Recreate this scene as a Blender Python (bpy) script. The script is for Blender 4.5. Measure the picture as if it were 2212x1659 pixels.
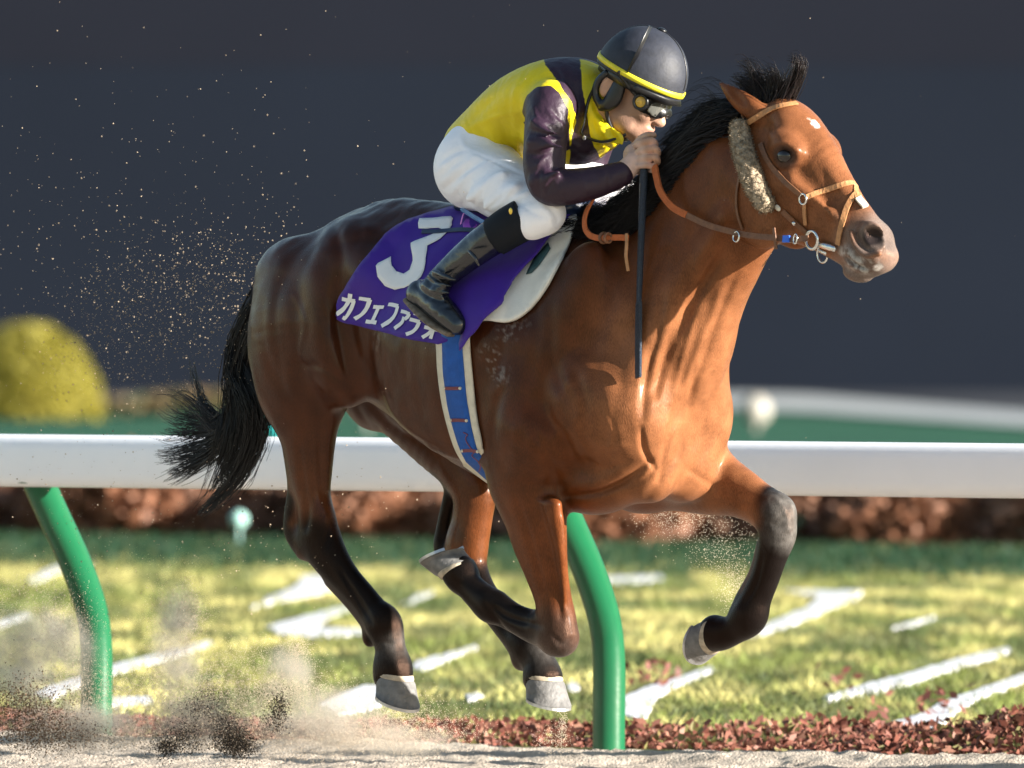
import bpy, bmesh, math, random
import numpy as np
from mathutils import Vector, Matrix
from mathutils.bvhtree import BVHTree
from mathutils.geometry import delaunay_2d_cdt

for o in list(bpy.data.objects):
    bpy.data.objects.remove(o)
SC = bpy.context.scene
COL = SC.collection
RNG = np.random.default_rng(7)
random.seed(7)

# ------------------------------------------------------------------ camera
# photo pixels are counted on a 2212 x 1659 frame; 800 px = 1 m at the horse
CAM_D, CAM_H, F_PX, HORIZON = 35.0, 1.5, 28000.0, 500.0
PW, PH = 2212.0, 1659.0
PITCH = math.atan((PH / 2 - HORIZON) / F_PX)
cam = bpy.data.cameras.new("camera")
cam_o = bpy.data.objects.new("camera", cam)
COL.objects.link(cam_o)
cam_o.location = (0, -CAM_D, CAM_H)
cam_o.rotation_euler = (math.pi / 2 - PITCH, 0, 0)
cam.sensor_width = 36.0
cam.lens = 36.0 * F_PX / PW
cam.clip_start = 1.0
cam.clip_end = 3000.0
cam.dof.use_dof = True
cam.dof.focus_distance = CAM_D - 0.25
cam.dof.aperture_fstop = cam.lens / 88.0
SC.camera = cam_o

# ------------------------------------------------------------------ sky, sun, exposure
SUN_EL, SUN_AZ = math.radians(14), math.radians(-24)     # azimuth measured from +x towards +y
sun_dir = Vector((math.cos(SUN_EL) * math.cos(SUN_AZ), math.cos(SUN_EL) * math.sin(SUN_AZ), math.sin(SUN_EL)))
W = bpy.data.worlds.new("World")
SC.world = W
W.use_nodes = True
wn = W.node_tree
sky = wn.nodes.new("ShaderNodeTexSky")
sky.sky_type = 'NISHITA'
sky.sun_disc = False
sky.sun_elevation = SUN_EL
sky.sun_rotation = math.pi / 2 - SUN_AZ
sky.air_density = 1.15
sky.dust_density = 0.5
bg = wn.nodes["Background"]
bg.inputs[1].default_value = 0.058
wn.links.new(sky.outputs[0], bg.inputs[0])
sun = bpy.data.lights.new("sun", 'SUN')
sun.energy = 5.0
sun.angle = math.radians(0.55)
sun.color = (1.0, 0.94, 0.85)
sun_o = bpy.data.objects.new("sun", sun)
COL.objects.link(sun_o)
sun_o.location = (8, -2, 8)
sun_o.rotation_euler = sun_dir.to_track_quat('Z', 'Y').to_euler()
SC.view_settings.view_transform = 'Standard'
SC.view_settings.look = 'None'
SC.view_settings.exposure = 2.0
SC.view_settings.gamma = 1.0

# ------------------------------------------------------------------ pixel helpers
CAMP = np.array([0.0, -CAM_D, CAM_H])
FWD = np.array([0, math.cos(PITCH), -math.sin(PITCH)])
UPV = np.array([0, math.sin(PITCH), math.cos(PITCH)])
RGT = np.array([1.0, 0, 0])
TH = math.radians(42)
CT, ST = math.cos(TH), math.sin(TH)
NLAT = np.array([-ST, -CT, 0.0])          # towards the horse's right (camera) side
HEAD = np.array([CT, -ST, 0.0])           # the way the horse runs

def ray(px, py):
    return FWD + RGT * (px - PW / 2) / F_PX + UPV * (PH / 2 - py) / F_PX

def hp(px, py, L=0.0):
    """pixel + lateral offset -> horse space (X forward, L to its right, Z up)"""
    d = ray(px, py)
    t = (L - CAMP @ NLAT) / (d @ NLAT)
    p = CAMP + d * t
    return np.array([p @ HEAD, L, p[2]])

def gp(px, py, z=0.0):
    d = ray(px, py)
    t = (z - CAM_H) / d[2]
    return CAMP + d * t

def wp(px, py, dist):
    """pixel at a distance (metres along the view axis from the camera)"""
    return CAMP + ray(px, py) * dist

def loc(p):            # horse space -> object-local coordinates under the horse root (Y = left)
    p = np.asarray(p, float)
    q = p.copy()
    q[..., 1] = -p[..., 1]
    return q

# ------------------------------------------------------------------ object helpers
def tag(o, label=None, cat=None, group=None, kind=None):
    if label: o["label"] = label
    if cat: o["category"] = cat
    if group: o["group"] = group
    if kind: o["kind"] = kind
    return o

def empty(name, loc_=(0, 0, 0), rz=0.0):
    o = bpy.data.objects.new(name, None)
    COL.objects.link(o)
    o.location = loc_
    o.rotation_euler = (0, 0, rz)
    o.empty_display_size = 0.1
    return o

def mesh_obj(name, V, F, mat=None, parent=None, smooth=True, col=None):
    me = bpy.data.meshes.new(name)
    V = np.asarray(V, np.float32)
    if isinstance(F, np.ndarray) and F.ndim == 2:
        n, k = F.shape
        me.vertices.add(len(V)); me.vertices.foreach_set("co", V.ravel())
        me.loops.add(n * k); me.loops.foreach_set("vertex_index", F.astype(np.int32).ravel())
        me.polygons.add(n)
        me.polygons.foreach_set("loop_start", np.arange(n, dtype=np.int32) * k)
        try:
            me.polygons.foreach_set("loop_total", np.full(n, k, np.int32))
        except Exception:
            pass
        me.update(calc_edges=True)
        me.validate()
    else:
        me.from_pydata([tuple(map(float, v)) for v in V], [], [tuple(int(i) for i in f) for f in F])
        me.update()
    if smooth:
        me.polygons.foreach_set("use_smooth", np.ones(len(me.polygons), bool))
    if col is not None:
        a = me.color_attributes.new("Col", 'FLOAT_COLOR', 'POINT')
        c = np.ones((len(V), 4), np.float32); c[:, :np.shape(col)[1]] = col
        a.data.foreach_set("color", c.ravel())
    if mat: me.materials.append(mat)
    o = bpy.data.objects.new(name, me)
    COL.objects.link(o)
    if parent: o.parent = parent
    return o

# ------------------------------------------------------------------ implicit surfaces
class Field:
    """distance field on a grid, blended from simple solids, meshed by surface nets"""
    def __init__(s, lo, hi, h):
        s.lo = np.array(lo, float); s.h = h
        s.n = np.ceil((np.array(hi) - s.lo) / h).astype(int) + 1
        s.D = np.full(s.n, 9.0, np.float32)
        s.ax = [(s.lo[i] + h * np.arange(s.n[i])).astype(np.float32) for i in range(3)]
    def box(s, lo, hi, pad):
        a = np.clip(np.floor((np.array(lo) - pad - s.lo) / s.h).astype(int), 0, s.n)
        b = np.clip(np.ceil((np.array(hi) + pad - s.lo) / s.h).astype(int) + 1, 0, s.n)
        return tuple(slice(a[i], b[i]) for i in range(3))
    def grid(s, sl):
        return (s.ax[0][sl[0]][:, None, None], s.ax[1][sl[1]][None, :, None], s.ax[2][sl[2]][None, None, :])
    def blend(s, sl, d, k, sub=False):
        if min(d.shape) == 0: return
        A = s.D[sl]
        if sub:
            h = np.maximum(k - np.abs(-d - A), 0) / k
            s.D[sl] = np.maximum(A, -d) + h * h * k * 0.25
        else:
            h = np.maximum(k - np.abs(A - d), 0) / k
            s.D[sl] = np.minimum(A, d) - h * h * k * 0.25
    def ell(s, c, r, M=None, k=0.03, sub=False):
        c = np.array(c, float); r = np.array(r, float)
        M = np.eye(3) if M is None else np.array(M, float)     # columns = axes
        e = np.sqrt(((M * r) ** 2).sum(1))
        sl = s.box(c - e, c + e, k + 3 * s.h)
        x, y, z = s.grid(sl)
        x = x - c[0]; y = y - c[1]; z = z - c[2]
        k0 = 0; k1 = 0
        for i in range(3):
            q = (x * M[0, i] + y * M[1, i] + z * M[2, i]) / r[i]
            k0 = k0 + q * q; k1 = k1 + (q / r[i]) ** 2
        k0 = np.sqrt(k0); k1 = np.sqrt(k1) + 1e-6
        s.blend(sl, (k0 * (k0 - 1) / k1).astype(np.float32), k, sub)
    def tube(s, P, A, B=None, k=0.03, sub=5, lat=(0, 1, 0), neg=False):
        """P points, A half thickness, B half width along 'lat'"""
        P = np.array(P, float); A = np.array(A, float); B = A if B is None else np.array(B, float)
        Q = catmull(np.column_stack([P, A, B]), sub)
        P, A, B = Q[:, :3], np.maximum(Q[:, 3], .002), np.maximum(Q[:, 4], .002)
        R = np.maximum(A, B)
        lo = (P - R[:, None]).min(0); hi = (P + R[:, None]).max(0)
        pad = k + 3 * s.h
        SL = s.box(lo, hi, pad)
        T = np.full([max(q.stop - q.start, 0) for q in SL], 9.0, np.float32)
        if min(T.shape) == 0: return
        lat = np.array(lat, float)
        for i in range(len(P) - 1):
            p0, p1 = P[i], P[i + 1]
            u = p1 - p0; ln = np.linalg.norm(u)
            if ln < 1e-6: continue
            u = u / ln
            e2 = lat - u * (lat @ u)
            if np.linalg.norm(e2) < 0.15:
                e2 = np.array([0, 0, 1.0]) - u * u[2]
            e2 /= np.linalg.norm(e2); e1 = np.cross(u, e2)
            rr = max(R[i], R[i + 1])
            sl = s.box(np.minimum(p0, p1) - rr, np.maximum(p0, p1) + rr, pad)
            sl = tuple(slice(max(sl[j].start, SL[j].start), min(sl[j].stop, SL[j].stop)) for j in range(3))
            if any(q.stop <= q.start for q in sl): continue
            x, y, z = s.grid(sl)
            x = x - p0[0]; y = y - p0[1]; z = z - p0[2]
            w = x * u[0] + y * u[1] + z * u[2]
            t = np.clip(w / ln, 0, 1)
            q3 = w - t * ln
            q1 = x * e1[0] + y * e1[1] + z * e1[2]
            q2 = x * e2[0] + y * e2[1] + z * e2[2]
            a = A[i] + (A[i + 1] - A[i]) * t; b = B[i] + (B[i + 1] - B[i]) * t; m = np.minimum(a, b)
            k0 = np.sqrt((q1 / a) ** 2 + (q2 / b) ** 2 + (q3 / m) ** 2)
            k1 = np.sqrt((q1 / a / a) ** 2 + (q2 / b / b) ** 2 + (q3 / m / m) ** 2) + 1e-6
            d = (k0 * (k0 - 1) / k1).astype(np.float32)
            tl = tuple(slice(sl[j].start - SL[j].start, sl[j].stop - SL[j].start) for j in range(3))
            T[tl] = np.minimum(T[tl], d)
        s.blend(SL, T, k, neg)
    def cut(s, p, n):
        """remove everything beyond the plane through p with normal n"""
        n = np.array(n, float); n /= np.linalg.norm(n)
        x, y, z = s.grid((slice(None),) * 3)
        s.D = np.maximum(s.D, ((x - p[0]) * n[0] + (y - p[1]) * n[1] + (z - p[2]) * n[2]).astype(np.float32))
    def mesh(s, smooth=2):
        D = s.D; n = s.n
        I = D < 0
        c = np.zeros(tuple(n - 1), np.uint8)
        for dx in (0, 1):
            for dy in (0, 1):
                for dz in (0, 1):
                    c += I[dx:n[0] - 1 + dx, dy:n[1] - 1 + dy, dz:n[2] - 1 + dz]
        cells = np.flatnonzero((c > 0) & (c < 8))
        cs = c.shape
        ci = np.array(np.unravel_index(cells, cs)).T
        off = np.array([(dx, dy, dz) for dx in (0, 1) for dy in (0, 1) for dz in (0, 1)])
        val = np.stack([D[ci[:, 0] + o[0], ci[:, 1] + o[1], ci[:, 2] + o[2]] for o in off], 1)
        acc = np.zeros((len(ci), 3)); cnt = np.zeros(len(ci))
        for a in range(8):
            for b in range(a + 1, 8):
                if np.abs(off[a] - off[b]).sum() != 1: continue
                va, vb = val[:, a], val[:, b]
                m = (va < 0) != (vb < 0)
                t = np.where(m, va / np.where(m, va - vb, 1), 0)
                acc += np.where(m[:, None], off[a] + (off[b] - off[a]) * t[:, None], 0)
                cnt += m
        V = (ci + acc / cnt[:, None]) * s.h + s.lo
        quads = []
        for ax in range(3):
            sl0 = [slice(1, -1)] * 3; sl1 = [slice(1, -1)] * 3
            sl0[ax] = slice(0, -1); sl1[ax] = slice(1, None)
            A = I[tuple(sl0)]; B = I[tuple(sl1)]
            for flip, E in ((False, A & ~B), (True, ~A & B)):
                e = np.argwhere(E)
                if not len(e): continue
                b1, b2 = (ax + 1) % 3, (ax + 2) % 3
                base = e + 1; base[:, ax] = e[:, ax]
                ids = []
                for o1, o2 in ((-1, -1), (0, -1), (0, 0), (-1, 0)):
                    q = base.copy(); q[:, b1] += o1; q[:, b2] += o2
                    ids.append(np.searchsorted(cells, np.ravel_multi_index(q.T, cs)))
                q = np.stack(ids, 1)
                quads.append(q[:, ::-1] if flip else q)
        Fq = np.concatenate(quads)
        for _ in range(smooth):
            S = np.zeros_like(V); N = np.zeros(len(V))
            for a, b in ((0, 1), (1, 2), (2, 3), (3, 0)):
                np.add.at(S, Fq[:, a], V[Fq[:, b]]); np.add.at(N, Fq[:, a], 1)
                np.add.at(S, Fq[:, b], V[Fq[:, a]]); np.add.at(N, Fq[:, b], 1)
            V = V * 0.5 + 0.5 * S / N[:, None]
        return V, Fq

def catmull(Q, sub):
    Q = np.asarray(Q, float)
    if len(Q) < 3 or sub <= 1: return Q
    E = np.vstack([2 * Q[0] - Q[1], Q, 2 * Q[-1] - Q[-2]])
    out = []
    for i in range(1, len(E) - 2):
        p0, p1, p2, p3 = E[i - 1], E[i], E[i + 1], E[i + 2]
        for t in np.arange(sub) / sub:
            out.append(.5 * (2 * p1 + (p2 - p0) * t + (2 * p0 - 5 * p1 + 4 * p2 - p3) * t * t + (3 * p1 - p0 - 3 * p2 + p3) * t ** 3))
    out.append(Q[-1])
    return np.array(out)

def rotL(deg):
    """axes rotated about the lateral axis; first axis tips up for positive angles"""
    a = math.radians(deg); c, s = math.cos(a), math.sin(a)
    return np.array([[c, 0, -s], [0, 1, 0], [s, 0, c]])

def sstep(a, b, x):
    t = np.clip((x - a) / (b - a), 0, 1)
    return t * t * (3 - 2 * t)

def cap_dist(V, P):
    """distance of points to a polyline"""
    best = np.full(len(V), 9.0)
    P = np.asarray(P, float)
    for a, b in zip(P[:-1], P[1:]):
        u = b - a; l2 = (u @ u) + 1e-9
        t = np.clip((V - a) @ u / l2, 0, 1)
        best = np.minimum(best, np.linalg.norm(V - a - t[:, None] * u, axis=1))
    return best

def vnoise(P, scale, seed=0):
    """cheap smooth value noise"""
    P = np.asarray(P) * scale
    i = np.floor(P).astype(np.int64); f = P - i; f = f * f * (3 - 2 * f)
    def hsh(a):
        h = (a[:, 0] * 374761393 + a[:, 1] * 668265263 + a[:, 2] * 2147483647 + seed * 1274126177) & 0xffffffff
        h = ((h ^ (h >> 13)) * 1274126177) & 0xffffffff
        return ((h ^ (h >> 16)) & 0xffff) / 65535.0
    r = 0
    for dx in (0, 1):
        for dy in (0, 1):
            for dz in (0, 1):
                w = (f[:, 0] if dx else 1 - f[:, 0]) * (f[:, 1] if dy else 1 - f[:, 1]) * (f[:, 2] if dz else 1 - f[:, 2])
                r = r + w * hsh(i + np.array([dx, dy, dz]))
    return r

def proj(P):
    """horse space -> photo pixel"""
    Wp = P[:, :1] * HEAD + P[:, 1:2] * NLAT + P[:, 2:] * np.array([0, 0, 1.0]) - CAMP
    dep = Wp @ FWD
    return PW / 2 + F_PX * (Wp @ RGT) / dep, PH / 2 - F_PX * (Wp @ UPV) / dep
def in_poly(x, y, poly):
    r = np.zeros(len(x), bool); n = len(poly)
    for i in range(n):
        (x0, y0), (x1, y1) = poly[i], poly[(i + 1) % n]
        c = ((y0 > y) != (y1 > y)) & (x < (x1 - x0) * (y - y0) / (y1 - y0 + 1e-9) + x0)
        r ^= c
    return r
def vnormals(V, Q):
    fn = np.cross(V[Q[:, 2]] - V[Q[:, 0]], V[Q[:, 3]] - V[Q[:, 1]])
    N = np.zeros_like(V)
    for c_ in range(4): np.add.at(N, Q[:, c_], fn)
    return N / (np.linalg.norm(N, axis=1)[:, None] + 1e-12)
def blur_attr(m, Q, it=3):
    m = m.astype(float)
    for _ in range(it):
        S = np.zeros_like(m); N = np.zeros(len(m))
        for a, b in ((0, 1), (1, 2), (2, 3), (3, 0)):
            np.add.at(S, Q[:, a], m[Q[:, b]]); np.add.at(N, Q[:, a], 1)
            np.add.at(S, Q[:, b], m[Q[:, a]]); np.add.at(N, Q[:, b], 1)
        m = .4 * m + .6 * S / N
    return m
def sculpt(V, Q, strokes, lmin=-.30, mirror=False):
    """carve grooves (negative mm) and raise ridges: strokes are photo polylines with a width in px and a depth in mm"""
    N = vnormals(V, Q)
    VV = V.copy(); NC_ = N.copy()
    if mirror:
        flip = V[:, 1] < 0
        VV[flip, 1] *= -1; NC_[flip, 1] *= -1
    x, y = proj(VV); XY = np.column_stack([x, y])
    vd = -(FWD @ HEAD), -(FWD @ NLAT), -FWD[2]
    face = sstep(-.02, .25, NC_ @ np.array(vd)) * (VV[:, 1] > lmin)
    disp = np.zeros(len(V))
    for pts, w, mm in strokes:
        P = catmull(np.array(pts, float), 4)
        lo, hi = P.min(0) - 3 * w, P.max(0) + 3 * w
        m = (x > lo[0]) & (x < hi[0]) & (y > lo[1]) & (y < hi[1]) & (face > 0)
        if not m.any(): continue
        q = XY[m]; best = np.full(len(q), 1e9); tb_ = np.zeros(len(q))
        for i, (a, b) in enumerate(zip(P[:-1], P[1:])):
            u = b - a; t = np.clip((q - a) @ u / (u @ u + 1e-9), 0, 1)
            d = np.linalg.norm(q - a - t[:, None] * u, axis=1)
            k = d < best; best[k] = d[k]; tb_[k] = (i + t[k]) / (len(P) - 1)
        disp[m] += mm * .001 * np.exp(-(best / w) ** 2) * np.sqrt(np.clip(np.sin(np.pi * np.clip(tb_ * .9 + .05, 0, 1)), 0, 1))
    return V + N * (disp * face)[:, None]

# ------------------------------------------------------------------ materials
def nodes_of(name):
    m = bpy.data.materials.new(name); m.use_nodes = True
    return m, m.node_tree, m.node_tree.nodes["Principled BSDF"]

def simple(name, col, rough=0.5, spec=0.5, metal=0.0, var=0.15, scale=30.0, bump=0.0, bscale=200.0, sheen=0.0, coat=0.0, attr=False):
    m, nt, b = nodes_of(name)
    tc = nt.nodes.new("ShaderNodeTexCoord")
    nz = nt.nodes.new("ShaderNodeTexNoise"); nz.inputs["Scale"].default_value = scale; nz.inputs["Detail"].default_value = 6
    nt.links.new(tc.outputs["Object"], nz.inputs["Vector"])
    mr = nt.nodes.new("ShaderNodeMapRange")
    mr.inputs["To Min"].default_value = 1 - var; mr.inputs["To Max"].default_value = 1 + var
    mr.inputs["From Min"].default_value = .25; mr.inputs["From Max"].default_value = .75
    nt.links.new(nz.outputs["Fac"], mr.inputs["Value"])
    mx = nt.nodes.new("ShaderNodeMix"); mx.data_type = 'RGBA'; mx.blend_type = 'MULTIPLY'
    mx.inputs["Factor"].default_value = 1.0
    nt.links.new(mr.outputs[0], mx.inputs["B"])
    if attr:
        at = nt.nodes.new("ShaderNodeVertexColor"); at.layer_name = "Col"
        nt.links.new(at.outputs["Color"], mx.inputs["A"])
    else:
        mx.inputs["A"].default_value = (*col, 1)
    nt.links.new(mx.outputs["Result"], b.inputs["Base Color"])
    b.inputs["Roughness"].default_value = rough
    b.inputs["Specular IOR Level"].default_value = spec
    b.inputs["Metallic"].default_value = metal
    if sheen:
        b.inputs["Sheen Weight"].default_value = sheen; b.inputs["Sheen Roughness"].default_value = .4
    if coat:
        b.inputs["Coat Weight"].default_value = coat; b.inputs["Coat Roughness"].default_value = .15
    if bump:
        n2 = nt.nodes.new("ShaderNodeTexNoise"); n2.inputs["Scale"].default_value = bscale; n2.inputs["Detail"].default_value = 4
        nt.links.new(tc.outputs["Object"], n2.inputs["Vector"])
        bp = nt.nodes.new("ShaderNodeBump"); bp.inputs["Strength"].default_value = bump; bp.inputs["Distance"].default_value = .01
        nt.links.new(n2.outputs["Fac"], bp.inputs["Height"]); nt.links.new(bp.outputs[0], b.inputs["Normal"])
    return m
# ------------------------------------------------------------------ the horse's body
HROOT = empty("racehorse", (0, 0, 0), -TH)
tag(HROOT, "bay racehorse galloping with all four hooves off the sand", "horse")

HF = Field((-1.12, -.46, 0.08), (1.52, .46, 2.02), 0.005)

def limb(spec, k=.03, sub=5, F=HF):
    """spec rows: px, py, half thickness in px across the limb, L, width ratio"""
    P = np.array([hp(r[0], r[1], r[3]) for r in spec])
    px = np.array([[r[0], r[1]] for r in spec], float)
    A, B = [], []
    for i, r in enumerate(spec):
        d = px[min(i + 1, len(spec) - 1)] - px[max(i - 1, 0)]
        d /= np.linalg.norm(d)
        nx, nz = -d[1], d[0]
        q = r[4]
        a = (r[2] / 800.0) / math.sqrt((CT ** 2 + (q * ST) ** 2) * nx * nx + nz * nz)
        A.append(a); B.append(a * q)
    F.tube(P, A, B, k=k, sub=sub)
    return P

def tb(top, bot, hw):
    """section from an upper and a lower pixel on the median plane"""
    a, b = hp(*top), hp(*bot)
    return (a + b) / 2, np.linalg.norm(a - b) / 2, hw

def E(px, py, L, r, rot=0, k=.04, both=False, sub=False, yaw=0):
    c = hp(px, py, L)
    M = rotL(rot)
    if yaw:
        y = math.radians(yaw); cy, sy = math.cos(y), math.sin(y)
        M = np.array([[cy, -sy, 0], [sy, cy, 0], [0, 0, 1]]) @ M
    HF.ell(c, r, M, k, sub)
    if both:
        c = c * np.array([1, -1, 1]); M2 = M.copy(); M2[1] *= -1
        HF.ell(c, r, M2, k, sub)

# trunk: X, top, bottom, half width
TR = np.array([(-.78, 1.36, 1.14, .08), (-.68, 1.455, 1.08, .14), (-.56, 1.535, 1.04, .19), (-.42, 1.588, 1.03, .225), (-.28, 1.580, .972, .24),
               (-.10, 1.540, .870, .262), (.08, 1.508, .795, .27), (.22, 1.485, .755, .25), (.36, 1.39, .745, .215), (.48, 1.26, .78, .17)])
HF.tube(np.column_stack([TR[:, 0], 0 * TR[:, 0], (TR[:, 1] + TR[:, 2]) / 2]), (TR[:, 1] - TR[:, 2]) / 2, TR[:, 3], k=.02)
HF.tube([(-.15, 0, 1.46), (.02, 0, 1.465), (.18, 0, 1.49), (.30, 0, 1.46)], [.05, .055, .05, .05], [.05, .05, .05, .05], k=.10)     # withers
# neck
NK = [tb((1225, 510), (1390, 1010), .20), tb((1325, 515), (1485, 900), .180), tb((1420, 470), (1500, 790), .140), tb((1497, 395), (1522, 700), .112),
      tb((1556, 312), (1560, 620), .095), tb((1598, 250), (1630, 535), .088)]
HF.tube([n[0] for n in NK], [n[1] for n in NK], [n[2] for n in NK], k=.06, sub=12)
# head
HD = [tb((1610, 225), (1655, 470), .068), tb((1668, 228), (1685, 510), .078), tb((1727, 262), (1725, 535), .080), tb((1782, 335), (1765, 545), .066),
      tb((1838, 402), (1795, 560), .052), tb((1878, 452), (1828, 580), .047), tb((1904, 498), (1862, 598), .047), tb((1910, 528), (1885, 592), .038)]
HF.tube([n[0] for n in HD], [n[1] for n in HD], [n[2] for n in HD], k=.035)
E(1722, 275, 0, (.10, .07, .05), rot=-45, k=.04)                   # forehead
E(1655, 430, .066, (.105, .030, .135), rot=-12, k=.03, both=True)     # cheeks
E(1700, 322, .080, (.055, .026, .040), rot=-35, k=.03, both=True)     # eye sockets
E(1688, 300, .083, (.040, .016, .012), rot=-25, k=.02, both=True)     # brow
E(1695, 337, .107, (.028, .020, .022), rot=-20, k=.012, both=True, sub=True)
HF.tube([hp(1712, 400, .082), hp(1765, 430, .068), hp(1808, 470, .056)], [.012, .010, .004], [.010, .008, .004], k=.035)   # facial crest
HF.tube([hp(1712, 400, .082)*[1,-1,1], hp(1765, 430, .068)*[1,-1,1], hp(1808, 470, .056)*[1,-1,1]], [.012, .010, .004], [.010, .008, .004], k=.035)
E(1885, 512, .040, (.050, .020, .038), rot=-40, k=.02); E(1902, 516, -.026, (.040, .022, .036), rot=-40, k=.03)     # nostril flare
E(1858, 560, .036, (.055, .020, .030), rot=-20, k=.02, both=True)     # upper lip
E(1852, 592, .0, (.042, .034, .022), rot=-14, k=.018)               # lower lip and chin
E(1910, 555, .0, (.030, .045, .032), rot=-50, k=.02)                # nose end
E(1884, 512, .068, (.042, .038, .027), rot=-38, k=.010, sub=True)   # nostril hole
HF.tube([hp(1822, 556, .058), hp(1850, 574, .056), hp(1885, 588, .050), hp(1905, 594, .035)], [.005] * 4, [.016] * 4, k=.008, neg=True)
HF.tube([hp(1838, 500, .062), hp(1848, 530, .064), hp(1872, 552, .062), hp(1900, 548, .056)], [.007] * 4, [.008] * 4, k=.012)   # mouth line
HF.tube([hp(1730, 360, .088), hp(1760, 395, .070), hp(1790, 430, .060)], [.010] * 3, [.006] * 3, k=.04, neg=True)  # hollow before the crest
# ears, laid back
HF.tube([hp(1640, 246, .052), hp(1612, 226, .062), hp(1582, 203, .068), hp(1554, 178, .066)], [.030, .030, .022, .004], [.024, .020, .013, .004], k=.02)
HF.tube([hp(1672, 246, -.060), hp(1688, 222, -.066), hp(1697, 202, -.068), hp(1704, 186, -.066)], [.026, .028, .020, .005], [.022, .018, .012, .004], k=.02)
E(1590, 206, .084, (.042, .012, .012), rot=-40, k=.008, sub=True)

# hindquarters
for s in (1, -1):
    def EE(X, L, Z, r, rot=0, k=.05):
        HF.ell((X, s * L, Z), r, rotL(rot), k)
    EE(-.46, .135, 1.38, (.18, .12, .15), 28)           # gluteals
    EE(-.625, .14, 1.17, (.15, .118, .215), 2)          # buttock
    EE(-.30, .175, 1.37, (.10, .075, .075), -25, .05)    # point of hip
    EE(.0, .215, 1.08, (.27, .055, .19), -14, .06)       # ribs
    EE(.02, .215, 1.20, (.22, .06, .14), 5, .06)
near_hind = limb([(668, 600, 118, .13, .70), (660, 700, 121, .15, .72), (664, 800, 99, .155, .72), (664, 880, 78, .15, .72), (666, 950, 60, .148, .75), (670, 1010, 49, .146, .8),
      (676, 1070, 39, .143, .85), (686, 1125, 42, .14, .8), (692, 1165, 47, .137, .72), (716, 1210, 41, .135, .74), (745, 1248, 34, .132, .8), (782, 1290, 32, .13, .8),
      (808, 1323, 34, .128, .85), (828, 1348, 42, .126, .85), (838, 1376, 36, .124, .9), (844, 1405, 34, .122, .95), (848, 1440, 43, .12, .95), (849, 1458, 44, .12, .95)], k=.035)
limb([(640, 985, 18, .146, .8), (638, 1060, 18, .143, .8), (634, 1110, 21, .14, .8), (636, 1150, 23, .138, .8), (660, 1188, 24, .137, .8)], k=.03)   # Achilles tendon, hock point
limb([(715, 1255, 15, .128, .8), (760, 1306, 14, .127, .8), (800, 1352, 18, .125, .8)], k=.02)      # flexor tendons
E(800, 1378, .123, (.022, .022, .026), k=.02)
E(742, 800, .175, (.075, .055, .10), rot=12, k=.06)       # stifle
E(700, 720, .235, (.05, .035, .15), rot=8, k=.05)
E(600, 800, .18, (.06, .06, .15), rot=12, k=.05)
far_hind = limb([(860, 800, 120, -.14, .7), (930, 900, 95, -.15, .72), (990, 985, 68, -.148, .75), (1022, 1055, 51, -.145, .8), (1020, 1120, 44, -.142, .8), (1008, 1180, 48, -.138, .75), (1012, 1226, 42, -.135, .75),
      (1040, 1278, 33, -.132, .8), (1075, 1325, 32, -.13, .8), (1108, 1365, 34, -.128, .85), (1140, 1396, 43, -.126, .85), (1158, 1422, 38, -.124, .9), (1168, 1442, 38, -.122, .95), (1172, 1462, 44, -.12, .95)], k=.035)
limb([(985, 1010, 16, -.146, .8), (970, 1080, 15, -.143, .8), (957, 1140, 15, -.14, .8), (956, 1185, 20, -.138, .8), (985, 1220, 22, -.137, .8)], k=.02)
E(1125, 1428, -.124, (.024, .024, .026), k=.02)

# forequarters
for s in (1, -1):
    def EE(X, L, Z, r, rot=0, k=.05):
        HF.ell((X, s * L, Z), r, rotL(rot), k)
    EE(.33, .165, 1.24, (.10, .065, .26), -28, .05)      # shoulder blade
    EE(.18, .185, 1.02, (.155, .085, .15), -30, .05)     # triceps
    EE(.43, .155, 1.035, (.138, .098, .165), 25, .022)     # point of shoulder
    EE(.54, .10, 1.03, (.125, .118, .17), 12, .05)
    EE(.535, .07, .89, (.10, .09, .12), 30, .05)     # breast
    EE(.42, .10, .84, (.16, .085, .095), 12, .03)        # pectorals between the legs
near_fore = limb([(1150, 940, 105, .19, .62), (1130, 1010, 84, .185, .66), (1140, 1060, 76, .18, .7), (1155, 1110, 68, .175, .72), (1165, 1165, 60, .17, .74), (1180, 1233, 47, .165, .78),
      (1194, 1290, 40, .16, .82), (1202, 1335, 42, .157, .85), (1208, 1375, 42, .155, .85)], k=.04)
E(1205, 1378, .155, (.058, .042, .048), rot=-25, k=.02)              # flexed knee
E(1165, 1345, .155, (.026, .034, .034), rot=0, k=.02)
near_fore_low = limb([(1196, 1374, 36, .152, .85), (1150, 1358, 31, .148, .85), (1110, 1338, 28, .145, .85), (1084, 1322, 31, .142, .85), (1060, 1308, 38, .14, .85), (1036, 1288, 33, .138, .9),
      (1014, 1266, 31, .136, .95), (1000, 1248, 38, .134, .95), (994, 1238, 40, .134, .95)], k=.02)
limb([(1178, 1340, 16, .15, .8), (1120, 1322, 15, .146, .8), (1078, 1296, 17, .142, .8)], k=.018)
limb([(1190, 1090, 26, .215, .5), (1200, 1180, 22, .20, .5), (1208, 1260, 15, .185, .5), (1212, 1320, 10, .178, .5)], k=.015)     # forearm extensor
limb([(1120, 1080, 26, .225, .5), (1148, 1170, 22, .205, .5), (1172, 1260, 14, .19, .5), (1186, 1320, 10, .18, .5)], k=.015)
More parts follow.
